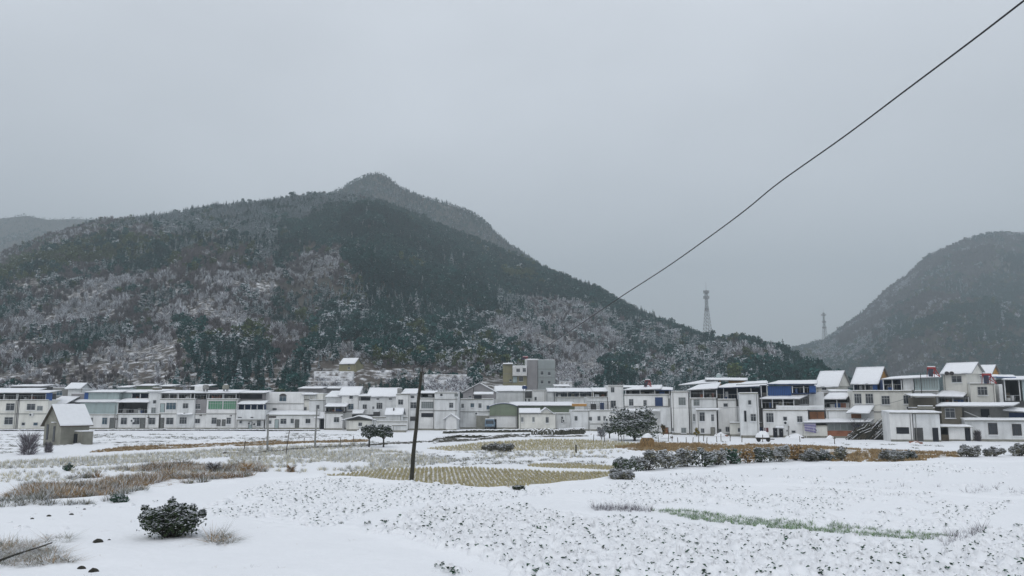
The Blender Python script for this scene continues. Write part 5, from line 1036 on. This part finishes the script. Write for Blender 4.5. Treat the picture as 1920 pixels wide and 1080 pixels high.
for (px, py, pt, w_, sn, mt, lb) in [
    (1165, 899, 884, 46, .55, 'leaf', 'lowest sprawling snowy bush at the left tip of the hedge'), (1178, 883, 862, 50, .6, 'leaf', 'snowy bush second from the left tip of the hedge'),
    (1215, 880, 852, 52, .6, 'leaf', 'tall snowy bush left of the gap in the hedge'), (1250, 877, 850, 40, .62, 'greyw', 'pale snowy bush just left of the hedge gap'),
    (1288, 874, 845, 44, .55, 'leaf', 'dark-based snowy bush just right of the hedge gap'), (1318, 874, 848, 40, .55, 'leaf', 'round snowy bush in the middle of the hedge'),
    (1345, 871, 848, 34, .5, 'leaf', 'snowy bush left of the dark green bush'), (1372, 869, 846, 30, .18, 'cab', 'dark green bush with little snow in the hedge'),
    (1402, 868, 848, 24, .15, 'weed', 'tan withered bush between two snowy bushes'), (1428, 867, 844, 36, .55, 'leaf', 'snowy bush right of the tan withered bush'),
    (1462, 866, 842, 44, .55, 'leaf', 'wide snowy bush below the snow-covered heap'), (1492, 864, 842, 26, .1, 'weed', 'reddish withered bush near the right part of the hedge'),
    (1516, 865, 847, 34, .6, 'leaf', 'snow laden round bush below the violet tarpaulin'), (1545, 864, 848, 36, .6, 'leaf', 'snow laden bush right end of the thick hedge'),
    (1578, 863, 843, 22, .2, 'greyw', 'grey-brown withered bush below the brick shed'), (1660, 864, 846, 20, .2, 'greyw', 'small grey bush left of the dark twin bush'),
    (1680, 866, 848, 30, .4, 'leaf', 'dark twin bush near the right end of the rusty strip'), (1704, 863, 850, 26, .4, 'leaf', 'small dark bush right of the twin bush'),
    (1815, 858, 840, 40, .55, 'greyw', 'frosted grey bush at the right end of the rusty strip'), (1862, 857, 842, 42, .5, 'greyw', 'frosted bush second from the right edge'), (1912, 855, 836, 44, .35, 'greyw', 'greenish grey bush at the right edge'),
    (935, 848, 841, 60, .2, 'greyw', 'dark low scrub patch beyond the stubble field')]:
    i += 1; sc = G(px, py).y / F; bush('field_bush', lb, px, py, pt - (py - pt) * .35, w_ * 1.2, 100 + i, [LM['greyw' if mt == 'leaf' and i % 2 else mt], LM['snowl']], min(.95, sn * 1.5), int(500 + w_ * 22), .055 + .0008 * G(px, py).y)

baretree('weed_shrub', 'low tan withered shrub on the pale strip left of the leaning pole', 545, 884, 870, 24, 51, [LM['weed'], LM['snowl']], 130, .03, .3, 'shrub')
baretree('weed_shrub', 'reddish grey withered shrub in the middle of the left strips', 400, 884, 864, 38, 52, [LM['brown'], LM['snowl']], 200, .03, .3, 'shrub')
baretree('weed_shrub', 'tan withered shrub at the right end of the left strips', 462, 886, 866, 32, 53, [LM['weed'], LM['snowl']], 180, .03, .3, 'shrub')
# haystack
p = G(1214, 840); e = empty('haystack', (p.x, p.y, gz(p.x, p.y)[0]), 0, 'snow-topped brown haystack in front of the big tree', 'haystack'); sc = p.y / F
rng = np.random.default_rng(9); c = MB(); R_ = 12 * sc; h = 26 * sc
for k in range(1400):
    a = rng.uniform(0, 6.28); z = h * rng.random(); rr = R_ * (1.0 if z < h * .55 else max(.12, 1 - ((z / h - .55) / .45) ** 1.6)) * rng.uniform(.85, 1.05); P0 = Vector((rr * math.cos(a), rr * math.sin(a), z)); d_ = Vector((rng.normal() * .06, rng.normal() * .06, -.35)); c.tri(P0 + Vector((.035, 0, 0)), P0 - Vector((.035, 0, 0)), P0 + d_)
b = MB(); b.tube((0, 0, -.2), (0, 0, h * .6), R_ * .9, R_ * .9, 14); b.tube((0, 0, h * .6), (0, 0, h * .95), R_ * .9, R_ * .2, 14); b.obj('straw_core', M['wood'], e); c.obj('loose_straw', LM['weed'], e)
def mound(w_, d_, h_, seed, m=None, parent=None, name='snow_cap', z0=0, n=22):
    th = np.linspace(0, 2 * np.pi, n * 2); rr = np.linspace(0, 1, n // 2); T, R2 = np.meshgrid(th, rr); x = R2 * np.cos(T) * w_; y = R2 * np.sin(T) * d_
    z = z0 + h_ * (1 - R2 ** 2) ** .7 * (1 + .3 * fbm(x + seed, y, .5 * w_, 2, seed)); o = gridmesh(name, x, y, z, [m or snow]); o.parent = parent; return o
mound(R_ * .85, R_ * .85, .5, 3, parent=e, z0=h * .74)
# snow covered heap (vehicle under snow) and truck
p = G(1430, 828); e = empty('snow_covered_cart', (p.x, p.y, 0), -.2, 'small cart buried under a rounded heap of snow before the low annex', 'cart')
b = MB(); b.box(-.9, 1.0, -.6, .6, .35, .6); b.obj('bed', M['wood'], e)
for sx in (-.6, .7): b = MB(); b.tube((sx, -.68, .3), (sx, -.56, .3), .3, n=14); b.obj('wheel', M['tyre'], e)
mound(1.0, .8, .95, 4, parent=e, z0=.6, name='snow_heap'); b = MB(); b.box(.9, 1.6, -.4, -.32, .3, .42); b.obj('handle', M['framed'], e)
p = G(918, 806); e = empty('blue_truck', (p.x, p.y, 0), 0, 'small pale blue truck parked nose-out beside the warehouse door', 'truck')
b = MB(); b.hexa([(-1.0, 0, .5), (1.0, 0, .5), (1.0, 1.7, .5), (-1.0, 1.7, .5), (-.9, .25, 2.1), (.9, .25, 2.1), (.9, 1.6, 2.15), (-.9, 1.6, 2.15)]); b.obj('cab', M['truckb'], e)
b = MB(); b.hexa([(-.82, .06, 1.2), (.82, .06, 1.2), (.8, .12, 1.2), (-.8, .12, 1.2), (-.76, .19, 1.9), (.76, .19, 1.9), (.74, .3, 1.9), (-.74, .3, 1.9)]); b.obj('windscreen', M['glass'], e)
b = MB(); b.box(-1.05, 1.05, 1.8, 5.0, .8, 1.5); b.obj('cargo_bed', M['truckb'], e); b = MB(); b.box(-.9, .9, .3, 1.6, 2.15, 2.27); b.obj('snow_cap', snow, e)
for sx in (-.95, .8):
    for y in (.7, 4.0): b = MB(); b.tube((sx, y, .4), (sx + .18, y, .4), .4, n=16); b.obj('wheel', M['tyre'], e)
for sx in (-.8, .55): b = MB(); b.box(sx, sx + .25, -.03, -.001, .75, .92); b.obj('headlight', M['frame'], e)
b = MB(); b.box(-1.0, 1.0, -.12, -.002, .45, .65); b.obj('bumper', M['framed'], e)
# wood pile
p = G(1634, 825); e = empty('wood_pile', (p.x, p.y + 1, 0), -.2, 'large heap of dark branches with snow beside the white outbuilding', 'wood pile'); sc = p.y / F
rng = np.random.default_rng(12)
core = mound(30 * sc, 1.6, 26 * sc, 14, m=M['woodd'], parent=e, name='brushwood_core')
for k in range(240):
    x = rng.uniform(-30, 34) * sc; zt = (40 * sc) * (.35 + .6 * (x / sc + 30) / 64); z = rng.uniform(.1, 1) * zt; y = rng.uniform(-2.2, .8) * (1 - z / (zt * 1.6)); a = rng.uniform(.25, .95); l = rng.uniform(.9, 2.4); b = MB(); dx, dz = math.cos(a) * l / 2, math.sin(a) * l / 2
    q = Vector((x, y, max(z, dz + .05))); b.tube(q - Vector((dx, .2, dz)), q + Vector((dx, rng.uniform(-.2, .4), dz)), rng.uniform(.03, .08), .03, 5); o = b.obj('branch', M['woodd' if rng.random() < .6 else 'wood'], e)
    if k % 4 == 0: b = MB(); b.hexa([tuple(q + Vector(v)) for v in [(-dx, -.27, -dz + .06), (dx, -.07, dz + .06), (dx, .07, dz + .06), (-dx, -.1, -dz + .06), (-dx, -.25, -dz + .10), (dx, -.05, dz + .10), (dx, .05, dz + .10), (-dx, -.12, -dz + .10)]]); b.obj('snow_strip', snow, o)
# stone walls and hedge banks at the edge of the middle fields
def bank(name, label, line, h, thick, m, cat='wall', seed=0, nst=60):
    P = [G(px, py) for px, py in line]; rng = np.random.default_rng(seed); e = empty(name, (P[0].x, P[0].y, 0), 0, label, cat); tot = sum((b_ - a).length for a, b_ in zip(P[:-1], P[1:]))
    st = MB(); sn_ = MB(); step = tot / nst
    for a, b_ in zip(P[:-1], P[1:]):
        n = max(1, int((b_ - a).length / step)); d = (b_ - a) / n; an = math.atan2(d.y, d.x); c_, s_ = math.cos(an), math.sin(an)
        for k in range(n):
            q = a + d * (k + .5) - P[0]; hh = h * rng.uniform(.8, 1.1); w_ = d.length * .5
            for lv in range(3):
                z0 = hh * lv / 3 - .1; z1 = hh * (lv + 1) / 3 - .1; oy = rng.uniform(-.08, .08); ox = rng.uniform(-.1, .1)
                def T(x, y, z): return (q.x + c_ * (x + ox) - s_ * (y + oy), q.y + s_ * (x + ox) + c_ * (y + oy), z)
                W = w_ * rng.uniform(.85, 1.0); tt = thick * rng.uniform(.8, 1) / 2; st.hexa([T(-W, -tt, z0), T(W, -tt, z0), T(W, tt, z0), T(-W, tt, z0), T(-W * .9, -tt * .85, z1), T(W * .92, -tt * .9, z1), T(W * .9, tt * .8, z1), T(-W * .9, tt * .85, z1)])
            def T2(x, y, z): return (q.x + c_ * x - s_ * y, q.y + s_ * x + c_ * y, z)
            t = thick * .55; z1 = hh - .098; z2 = z1 + rng.uniform(.09, .13); W = w_ * 1.08; sn_.hexa([T2(-W, -t, z1), T2(W, -t, z1), T2(W, t, z1), T2(-W, t, z1), T2(-W, -t * .7, z2), T2(W, -t * .7, z2), T2(W, t * .7, z2), T2(-W, t * .7, z2)])
    tag(st.obj('stone', m, e), kind='stuff'); sn_.obj('snow_cap', snow, e); return e
bank('stone_wall', 'mossy dry-stone wall running below the blue truck and warehouse', [(832, 813), (880, 811), (1000, 810)], .55, .8, M['stone'], seed=1)
bank('stone_wall', 'higher mossy stone bank in front of the small white house', [(996, 817), (1050, 817), (1092, 814)], 1.1, 1.2, M['stone'], seed=2, nst=70)
bank('stone_wall', 'curving stony bank with snow above the pale stubble field', [(822, 826), (850, 821), (930, 822), (990, 818)], .6, 1.2, M['stone'], seed=3, nst=50)
bank('kerb_wall', 'dark low kerb along the foot of the left house row', [(-60, 808.5), (90, 808.5), (300, 807.5), (498, 808)], .35, .5, M['dark_shade'], seed=4, nst=90)
bank('kerb_wall', 'dark low kerb along the long white house', [(500, 808), (600, 808)], .3, .5, M['stone'], seed=5, nst=24)
# broken pole lying in the snow, lower left
a = G(-30, 1072); b_ = G(97, 1024); e = empty('fallen_stick', a, 0, 'dark stick lying across the snow at the lower left', 'stick'); b = MB(); v = b_ - a
for k in range(5): b.tube(v * (k / 5) + Vector((0, 0, .16 + .03 * math.sin(k))), v * ((k + 1) / 5) + Vector((0, 0, .16 + .03 * math.sin(k + 1))), .045 - .004 * k, .041 - .004 * k, 7)
b.obj('shaft', M['woodd'], e); b = MB(); b.box(0, 0, 0, 0, 0, 0)
# dark stones / clods poking through the smooth snow
rng = np.random.default_rng(44)
for k, (px, py, s_) in enumerate([(183, 1017, .16), (175, 1069, .13), (153, 1063, .10), (205, 1012, .05), (92, 969, .09), (134, 966, .08), (158, 956, .06), (60, 974, .07)]):
    p = G(px, py); p.z = float(gz(p.x, p.y)[0]); t = np.linspace(0, 2 * np.pi, 9); u_ = np.linspace(-.3, 1.57, 5); T, U_ = np.meshgrid(t, u_); rr = s_ * (1 + .25 * np.sin(3 * T + k))
    o = gridmesh('dark_clod', rr * np.cos(T) * np.cos(U_) * 1.3, rr * np.sin(T) * np.cos(U_), rr * np.sin(U_) * .8, [M['woodd']]); o.location = p
    tag(o, ['largest dark clod in the smooth snow left of the big bush', 'dark clod at the lower edge below the fallen stick', 'smaller dark clod beside the lowest one'][k] if k < 3 else 'tiny dark clod in the smooth snow at the left', 'clod', None if k < 3 else 'tiny dark clods')

# ------------------------------------------------------------------ crops, stubble and weeds (ground cover)
def cropmesh(seed, leaf=3, h=.13, w_=.24):
    """snow-capped vegetable plant: a lumpy snow cushion with dark leaves poking from its side"""
    rng = np.random.default_rng(seed); mb = MB(); n, m_ = 10, 5; V = []
    for j in range(m_ + 1):
        t = j / m_
        for i in range(n):
            a = 2 * math.pi * i / n; r = w_ * t * (1 + .25 * math.sin(2 * a + seed) + .12 * rng.normal()); z = h * (1 - t ** 2.2) * (1 + .15 * rng.normal()) - (.05 if j == m_ else 0)
            if j == 0: r = 0; z = h
            V.append((r * math.cos(a), r * math.sin(a) * .85, z))
    mb.m = 1; mb.v = V[:]
    for j in range(m_):
        for i in range(n):
            mb.f.append((j * n + i, (j + 1) * n + i, (j + 1) * n + (i + 1) % n, j * n + (i + 1) % n)); mb.mi.append(1)
    mb.m = 0
    for k in range(leaf):
        a = rng.uniform(-2.6, -.4) if rng.random() < .75 else rng.uniform(0, 6.28); d = Vector((math.cos(a), math.sin(a), 0)); q = Vector((-d.y, d.x, 0)); r0 = w_ * rng.uniform(.35, .6); L_ = rng.uniform(.06, .15); z0 = h * rng.uniform(.3, .7); wd = L_ * rng.uniform(.3, .5)
        b0 = d * r0 + Vector((0, 0, z0)); tip = d * (r0 + L_) + Vector((0, 0, z0 + L_ * rng.uniform(-.3, .7))); mid = b0.lerp(tip, .55) + Vector((0, 0, .03)); mb.quad(b0, mid + q * wd, tip, mid - q * wd)
    me = mb.mesh('crop_plant', [LM['cab'], snow]); me.shade_smooth(); return me
LOW = library([cropmesh(i, l, h, w_) for i, (l, h, w_) in enumerate([(2, .13, .26), (1, .12, .24), (0, .15, .26), (3, .10, .2), (1, .12, .3), (5, .14, .24), (0, .10, .22)])], 'low_crop')
TALL = library([cropmesh(20 + i, l, h, w_) for i, (l, h, w_) in enumerate([(4, .22, .28), (5, .26, .32), (1, .2, .34), (10, .26, .28), (2, .22, .3), (0, .18, .26), (5, .2, .26)])], 'tall_crop')
LEAFY = [cropmesh(40 + i, 16, .2, .24) for i in range(4)]
def tuft(seed, h, w_, n, th, mats, snowp=.2, bend=.4):
    rng = np.random.default_rng(seed); c = MB()
    for k in range(n):
        a = rng.uniform(0, 6.28); r = w_ * .4 * rng.random(); b0 = Vector((r * math.cos(a), r * math.sin(a), -.03)); t = b0 + Vector((math.cos(a) * w_ * bend * rng.random(), math.sin(a) * w_ * bend * rng.random(), h * rng.uniform(.5, 1.1))); q = Vector((-math.sin(a), math.cos(a), 0)) * th
        c.m = 1 if rng.random() < snowp else 0; c.tri(b0 - q, b0 + q, t); c.m = 0
    return c.mesh('tuft', mats)
STUB = library([tuft(i, .20, .16, 12, .022, [LM['stub'], LM['snowl']], .12) for i in range(4)], 'stubble_tuft')
RUST = library([tuft(10 + i, .30, .5, 16, .045, [LM['rust'], LM['weed']], .35) for i in range(4)], 'rusty_tuft')
WEED = library([tuft(20 + i, .42, .8, 46, .022, [LM['weed'], LM['snowl']], .15 + .07 * i, 1.0) for i in range(4)] + [tuft(30, .5, .8, 46, .022, [LM['greyw'], LM['snowl']], .35, .8)], 'weed_tuft')
PALE = library([tuft(40 + i, .42, .5, 22, .018, [LM['stub'], LM['snowl']], .5, .7) for i in range(3)] + [tuft(45, .42, .5, 22, .018, [LM['greyw'], LM['snowl']], .4, .7)], 'frosted_tuft')
GRASS = library([tuft(50 + i, .20, .34, 18, .014, [LM['grass'], LM['snowl']], .28, .9) for i in range(4)], 'grass_tuft')
TWIG = library([tuft(60 + i, .40, .5, 12, .010, [LM['twig'], LM['snowl']], .25, .9) for i in range(4)], 'twig_tuft')
rng = np.random.default_rng(77)
def fill(pxpoly, sp, jit=.35, rot=0.0, spy=None):
    P = Gpoly(pxpoly); xs = [p[0] for p in P]; ys = [p[1] for p in P]; spy = spy or sp
    cx, cy = (min(xs) + max(xs)) / 2, (min(ys) + max(ys)) / 2; R2 = math.hypot(max(xs) - min(xs), max(ys) - min(ys)) / 2
    a, b_ = np.meshgrid(np.arange(-R2, R2, sp), np.arange(-R2, R2, spy)); a = a + rng.normal(0, jit * sp, a.shape); b_ = b_ + rng.normal(0, jit * spy, a.shape)
    c_, s_ = math.cos(rot), math.sin(rot); x = (cx + c_ * a - s_ * b_).ravel(); y = (cy + s_ * a + c_ * b_).ravel(); k = inpoly(x, y, P) & (y > 16); return x[k], y[k]
def keepf(x, y, sc, lo, seed): k = fbm(x, y, sc, 3, seed) > lo; return x[k], y[k]
def pts3(x, y): return np.stack([x, y, gz(x, y)], 1)
def put(name, x, y, lib, smin, smax, label, cat, seed, tilt=0.): scatter(name, pts3(x, y), smin + (smax - smin) * 1.25 * rng.beta(1.3, 2.4, len(x)), lib, label, cat, seed, tilt=tilt)
V1 = [(395, 958), (470, 912), (600, 896), (760, 908), (930, 922), (1000, 925), (960, 938), (800, 945), (690, 962), (620, 985), (540, 985)]
V1b = [(385, 945), (430, 935), (520, 945), (500, 985), (400, 968)]
V2 = [(648, 990), (720, 968), (860, 950), (980, 948), (1180, 966), (1330, 985), (1500, 1005), (1720, 1030), (1800, 1100), (1010, 1100), (880, 1046), (760, 1016)]
V3 = [(960, 922), (1120, 905), (1300, 912), (1450, 908), (1700, 924), (1900, 940), (1840, 985), (1780, 1005), (1700, 998), (1400, 962), (1230, 952), (1050, 938)]
V4 = [(1180, 900), (1400, 880), (1700, 872), (1940, 872), (1960, 935), (1700, 918), (1440, 902), (1200, 914)]
V5 = [(1810, 1020), (1960, 970), (1990, 1100), (1790, 1100), (1750, 1060)]
x, y = fill(V2, .40, .3, .5); x2, y2 = fill(V5, .40, .3, .5); x = np.r_[x, x2]; y = np.r_[y, y2]; nearm = y < 38 + 6 * fbm(x, y, 6, 2, 80)
put('snowy_crop_near', x[nearm], y[nearm], TALL, .9, 1.75, 'snow capped vegetable plants with dark leaves in the nearest plot', 'crop', 1)
x, y = x[~nearm], y[~nearm]; x, y = keepf(x, y, 4, -.2, 81); put('snowy_crop_middle', x, y, LOW, .8, 1.7, 'snow capped vegetable plants in the middle plot', 'crop', 2)
x, y = fill(V1, .42, .3, .3); x2, y2 = fill(V1b, .5, .3, .3); x, y = keepf(np.r_[x, x2], np.r_[y, y2], 3, -.15, 82); put('snowy_crop_left', x, y, LOW, .7, 1.5, 'small snow capped plants in the plot behind the smooth snow', 'crop', 3)
x, y = fill(V3, .55, .35, .35); x, y = keepf(x, y, 3.5, -.15, 83); put('snowy_crop_right', x, y, LOW, .7, 1.4, 'snow capped plants in the right hand plot', 'crop', 4)
x, y = fill(V4, 1.1, .5, .3); x, y = keepf(x, y, 6, -.05, 84); put('snowy_crop_far', x, y, LOW, .8, 1.5, 'scattered plants in the plot below the hedge', 'crop', 5)
x, y = fill([(0, 948), (380, 940), (400, 1000), (250, 1000), (20, 1030)], 1.5, .5); x, y = keepf(x, y, 5, .05, 85); put('snowy_crop_sparse', x, y, LOW, .5, .9, 'few dark sprouts in the smooth snow at the left', 'crop', 6)
for k, (P_, lb, st_) in enumerate([(PX_STRAW[0][0], 'rows of tan rice stubble around the leaning pole', 0), (PX_STRAW[1][0], 'thin strip of rice stubble behind the stubble field', 1), (PX_STRAW[2][0], 'pale stubble field below the stone bank', 2)]):
    x, y = fill(P_, .34, .15, .10, .15) if k < 2 else fill(P_, .42, .25, .1, .5); put('rice_stubble', x, y, STUB, .8, 1.3 if k < 2 else 1.9, lb, 'stubble', 10 + k)
x, y = fill(PX_RUST[0][0], .42, .4); x, y = keepf(x, y, 3, -.25, 86); put('rusty_stubble', x, y, RUST, .6, 1.3, 'rusty brown uncut stubble in front of the right houses', 'stubble', 14)
x, y = fill(PX_RUST[3][0], .6, .4); put('dry_grass', x, y, RUST, .7, 1.5, 'dry grass behind the hedge', 'grass', 15)
x, y = fill(PX_RUST[1][0], .45, .35); put('dry_grass', x, y, RUST, .5, 1.0, 'dry brown verge along the far left path', 'grass', 16)
x, y = fill(PX_RUST[2][0], .42, .4); x, y = keepf(x, y, 3.0, -.2, 87); x2, y2 = fill([(200, 880), (300, 872), (480, 872), (500, 884), (330, 886)], .5, .4); x2, y2 = keepf(x2, y2, 3, -.2, 88)
put('brown_weeds', np.r_[x, x2], np.r_[y, y2], WEED, .6, 1.4, 'brown and grey weeds on the strip at the left', 'weeds', 17, .15)
x, y = fill([(-40, 925), (60, 905), (300, 920), (160, 945), (-40, 950)], .5, .4); x, y = keepf(x, y, 2.5, .05, 89); put('grey_weeds', x, y, library([tuft(70 + i, .4, .8, 46, .02, [LM['greyw'], LM['snowl']], .35, .8) for i in range(3)], 'grey_tuft'), .6, 1.2, 'grey-green weeds at the lower edge of the brown weeds', 'weeds', 18, .15)
x, y = fill([(440, 850), (700, 842), (860, 866), (700, 884), (560, 886), (420, 876)], .5, .4); x, y = keepf(x, y, 5, -.3, 90); x2, y2 = fill(PX_STRAW[3][0], .5, .4); x3, y3 = fill([(0, 888), (200, 876), (470, 866), (560, 880), (300, 895), (0, 905)], .7, .4); x3, y3 = keepf(x3, y3, 4, .0, 91); x4, y4 = fill(PX_STRAW[6][0], .8, .4); x4, y4 = keepf(x4, y4, 4, -.1, 92)
put('frosted_grass', np.r_[x, x2, x3, x4], np.r_[y, y2, y3, y4], PALE, .5, 1.1, 'pale frosted grass on the fields left of the leaning pole', 'grass', 19, .1)
GR = [(1222, 957), (1262, 956), (1340, 964), (1450, 974), (1560, 985), (1700, 1001), (1790, 1006), (1740, 1012), (1600, 1001), (1420, 985), (1300, 970)]
x, y = fill(GR, .19, .6); x, y = keepf(x, y, 1.6, -.45, 93); put('green_grass', x, y, GRASS, .5, 1.1, 'strip of green grass poking through snow at the lower right', 'grass', 20, .1)
x, y = fill([(1110, 948), (1200, 950), (1226, 958), (1120, 956)], .22, .4); x2, y2 = fill([(1200, 898), (1960, 915), (1960, 936), (1700, 920), (1450, 905), (1200, 912)], 1.0, .5); x2, y2 = keepf(x2, y2, 4, .05, 94); x3, y3 = fill([(1760, 1010), (1840, 985), (1850, 1000), (1800, 1020), (1760, 1022)], .35, .4)
put('dry_stalks', np.r_[x, x2, x3], np.r_[y, y2, y3], TWIG, .5, 1.3, 'dry stalks standing along the plot edges', 'grass', 21, .1)
x, y = fill([(-30, 1016), (60, 1018), (110, 1036), (140, 1052), (60, 1060), (-30, 1058)], .34, .45); x2, y2 = fill([(90, 1005), (130, 1005), (130, 1018), (80, 1018)], .5, .4); x3, y3 = fill([(392, 1004), (440, 1002), (436, 1018), (396, 1018)], .3, .4)
put('dead_grass', np.r_[x, x2, x3], np.r_[y, y2, y3], library([tuft(80 + i, .26, .8, 40, .008, [LM['weed' if i == 1 else 'greyw'], LM['snowl']], .3, 1.5) for i in range(3)], 'dead_tuft'), .6, 1.2, 'tangled dead grass around the fallen stick', 'grass', 22, .3)
x, y = fill([(-40, 815), (700, 812), (820, 832), (600, 836), (300, 842), (-40, 855)], 1.3, .5); x, y = keepf(x, y, 6, .12, 95); x2, y2 = fill([(1000, 824), (1920, 836), (1920, 848), (1500, 832)], 1.6, .5); x2, y2 = keepf(x2, y2, 5, .1, 96); x3, y3 = fill([(700, 850), (1150, 856), (1150, 868), (860, 874), (720, 870)], 1.0, .5); x3, y3 = keepf(x3, y3, 4, .0, 97)
put('field_sprouts', np.r_[x, x2, x3], np.r_[y, y2, y3], library([tuft(90 + i, .22, .8, 30, .03, [LM['greyw'], LM['snowl']], .4, .8) for i in range(3)], 'sprout_tuft'), .5, 1.3, 'sparse dark sprouts in the far snowy plots', 'crop', 23)
# leafy vegetable plants that stand out singly
k = 0
for (px, py, s_) in [(690, 985, 1.0), (722, 982, 1.0), (640, 980, .8), (872, 994, .9), (882, 999, .9), (918, 1027, 1.3), (938, 1030, 1.2), (905, 1035, 1.2), (822, 1065, 1.0), (842, 1072, 1.2), (858, 1078, 1.2), (1000, 1024, 1.0), (1048, 1030, 1.3), (1056, 1022, 1.3), (1062, 1036, 1.2), (1098, 1028, 1.4), (1120, 1040, 1.3), (1094, 1048, 1.3), (1160, 1048, 1.1), (1200, 1060, 1.5), (1190, 1056, 1.4), (1232, 1066, 1.5), (1238, 1052, 1.4), (1210, 1072, 1.3), (1284, 996, 1.1), (1310, 994, .9), (1326, 1002, 1.2), (1324, 1012, 1.0), (1384, 1016, 1.1), (1312, 1076, 1.4), (1340, 1074, 1.5), (1474, 1012, 1.1), (1548, 1044, 1.1), (1600, 1050, 1.1), (1650, 1062, 1.2), (1908, 985, .9), (1018, 1070, 1.0), (1040, 1012, 1.0), (1460, 1030, 1.0), (1380, 1072, 1.4)]:
    p = G(px, py); p.z = float(gz(p.x, p.y)[0]); e = bpy.data.objects.new('leafy_vegetable', LEAFY[k % 4]); COL.objects.link(e); e.location = p; e.rotation_euler = (0, 0, (k * .37) % 1.2 - .6); e.scale = (s_,) * 3
    z_ = 'in the nearest plot at the bottom edge' if py > 1040 else ('in the row nearest the smooth snow' if px < 960 else 'in the middle of the right plot')
    tag(e, 'dark leafy vegetable plant with a snow cap ' + z_, 'vegetable plant', 'leafy vegetable plants ' + z_); k += 1

# lone round tree on the ridge line
q = at(550, 366, 885); u_ = np.array([q.x / q.y]); q = hillz('A', u_, np.array([.985])); p = Vector((float(q[0][0]), float(q[1][0]), float(q[2][0]) + 1.5)); e = empty('ridge_tree', p, 0, 'lone dark round tree standing out on the left ridge line', 'tree'); e.scale = (2.6, 2.6, 1.2)
for nm, me in (('crown', SPEC['evergreen'][1][0][0]), ('trunk', SPEC['evergreen'][1][0][1])): o = bpy.data.objects.new(nm, me); COL.objects.link(o); o.parent = e

# scrub on the snowy terraces behind the houses, stalks in the smooth snow, snow heaps in the yards
rr = np.random.default_rng(8); Q = []
for (a_, b2, t_, u_, Y_) in [(588, 662, 700, 732, 226), (796, 880, 706, 732, 216), (1046, 1110, 690, 735, 232), (10, 380, 722, 735, 196)]:
    for k in range(46 if a_ != 10 else 70):
        px = rr.uniform(a_, b2); py = rr.uniform(t_, u_); q = at(px, py, Y_ + (u_ - py) * .5 - 1.5); Q.append((q.x, q.y, q.z - 1.0))
scatter('terrace_scrub', Q, rr.uniform(.5, 1.1, len(Q)), SPEC['frosted_shrub'][0], 'frosted scrub on the snowy terraces behind the houses', 'shrubs', 31)
x, y = fill([(0, 955), (380, 950), (640, 990), (870, 1050), (1000, 1085), (0, 1085)], 2.2, .6); x, y = keepf(x, y, 5, -.1, 98)
put('snow_stalks', x, y, library([tuft(95 + i, .12, .25, 5, .007, [LM['twig'], LM['weed']], .4, 1.0) for i in range(3)], 'stalk_tuft'), .5, 1.3, 'few thin dry stalks in the smooth snow', 'grass', 32)
for k, (px, py, w_, h_, lb) in enumerate([(1490, 822, 1.6, .7, 'rounded snow heap in front of the dark doorways'), (1352, 818, 1.2, .6, 'small snow heap at the foot of the shed-topped house'), (1556, 823, .8, .5, 'small snow heap beside the brick shed base'), (1715, 832, 1.0, .3, 'flat snow heap before the white outbuilding doorway'), (1250, 821, 1.1, .5, 'snow heap by the low white front block'), (1116, 817, 1.0, .5, 'snow heap before the railed terrace house'), (680, 808, 1.2, .5, 'snow heap beside the low white shed')]):
    p = G(px, py); e = empty('snow_heap', (p.x, p.y, 0), 0, lb, 'snow heap', 'snow heaps in the yards'); b = MB()
    for q in range(5): a_ = q * 1.3; b.box(math.cos(a_) * w_ * .6 - .25, math.cos(a_) * w_ * .6 + .25, -w_ * .5 + .12 * q, -w_ * .5 + .12 * q + .3, 0, .22 + .04 * q)
    b.obj('rubble', M['brick' if k % 2 else 'wood'], e); mound(w_, w_ * .6, h_, 50 + k, parent=e)
# ------------------------------------------------------------------ haze
hz = MB(); hz.box(-3000, 3000, -600, 3600, -1.4, 620)
hm_ = bpy.data.materials.new('haze_air'); hm_.use_nodes = True; t = hm_.node_tree; t.nodes.remove(t.nodes['Principled BSDF'])
pv = t.nodes.new('ShaderNodeVolumePrincipled'); pv.inputs['Color'].default_value = (0.80, 0.93, 1.0, 1); pv.inputs['Density'].default_value = 0.00046; pv.inputs['Anisotropy'].default_value = 0.0
t.links.new(pv.outputs[0], t.nodes['Material Output'].inputs['Volume'])
o = hz.obj('haze', hm_); tag(o, 'thin cold haze filling the valley air', 'haze', kind='stuff')
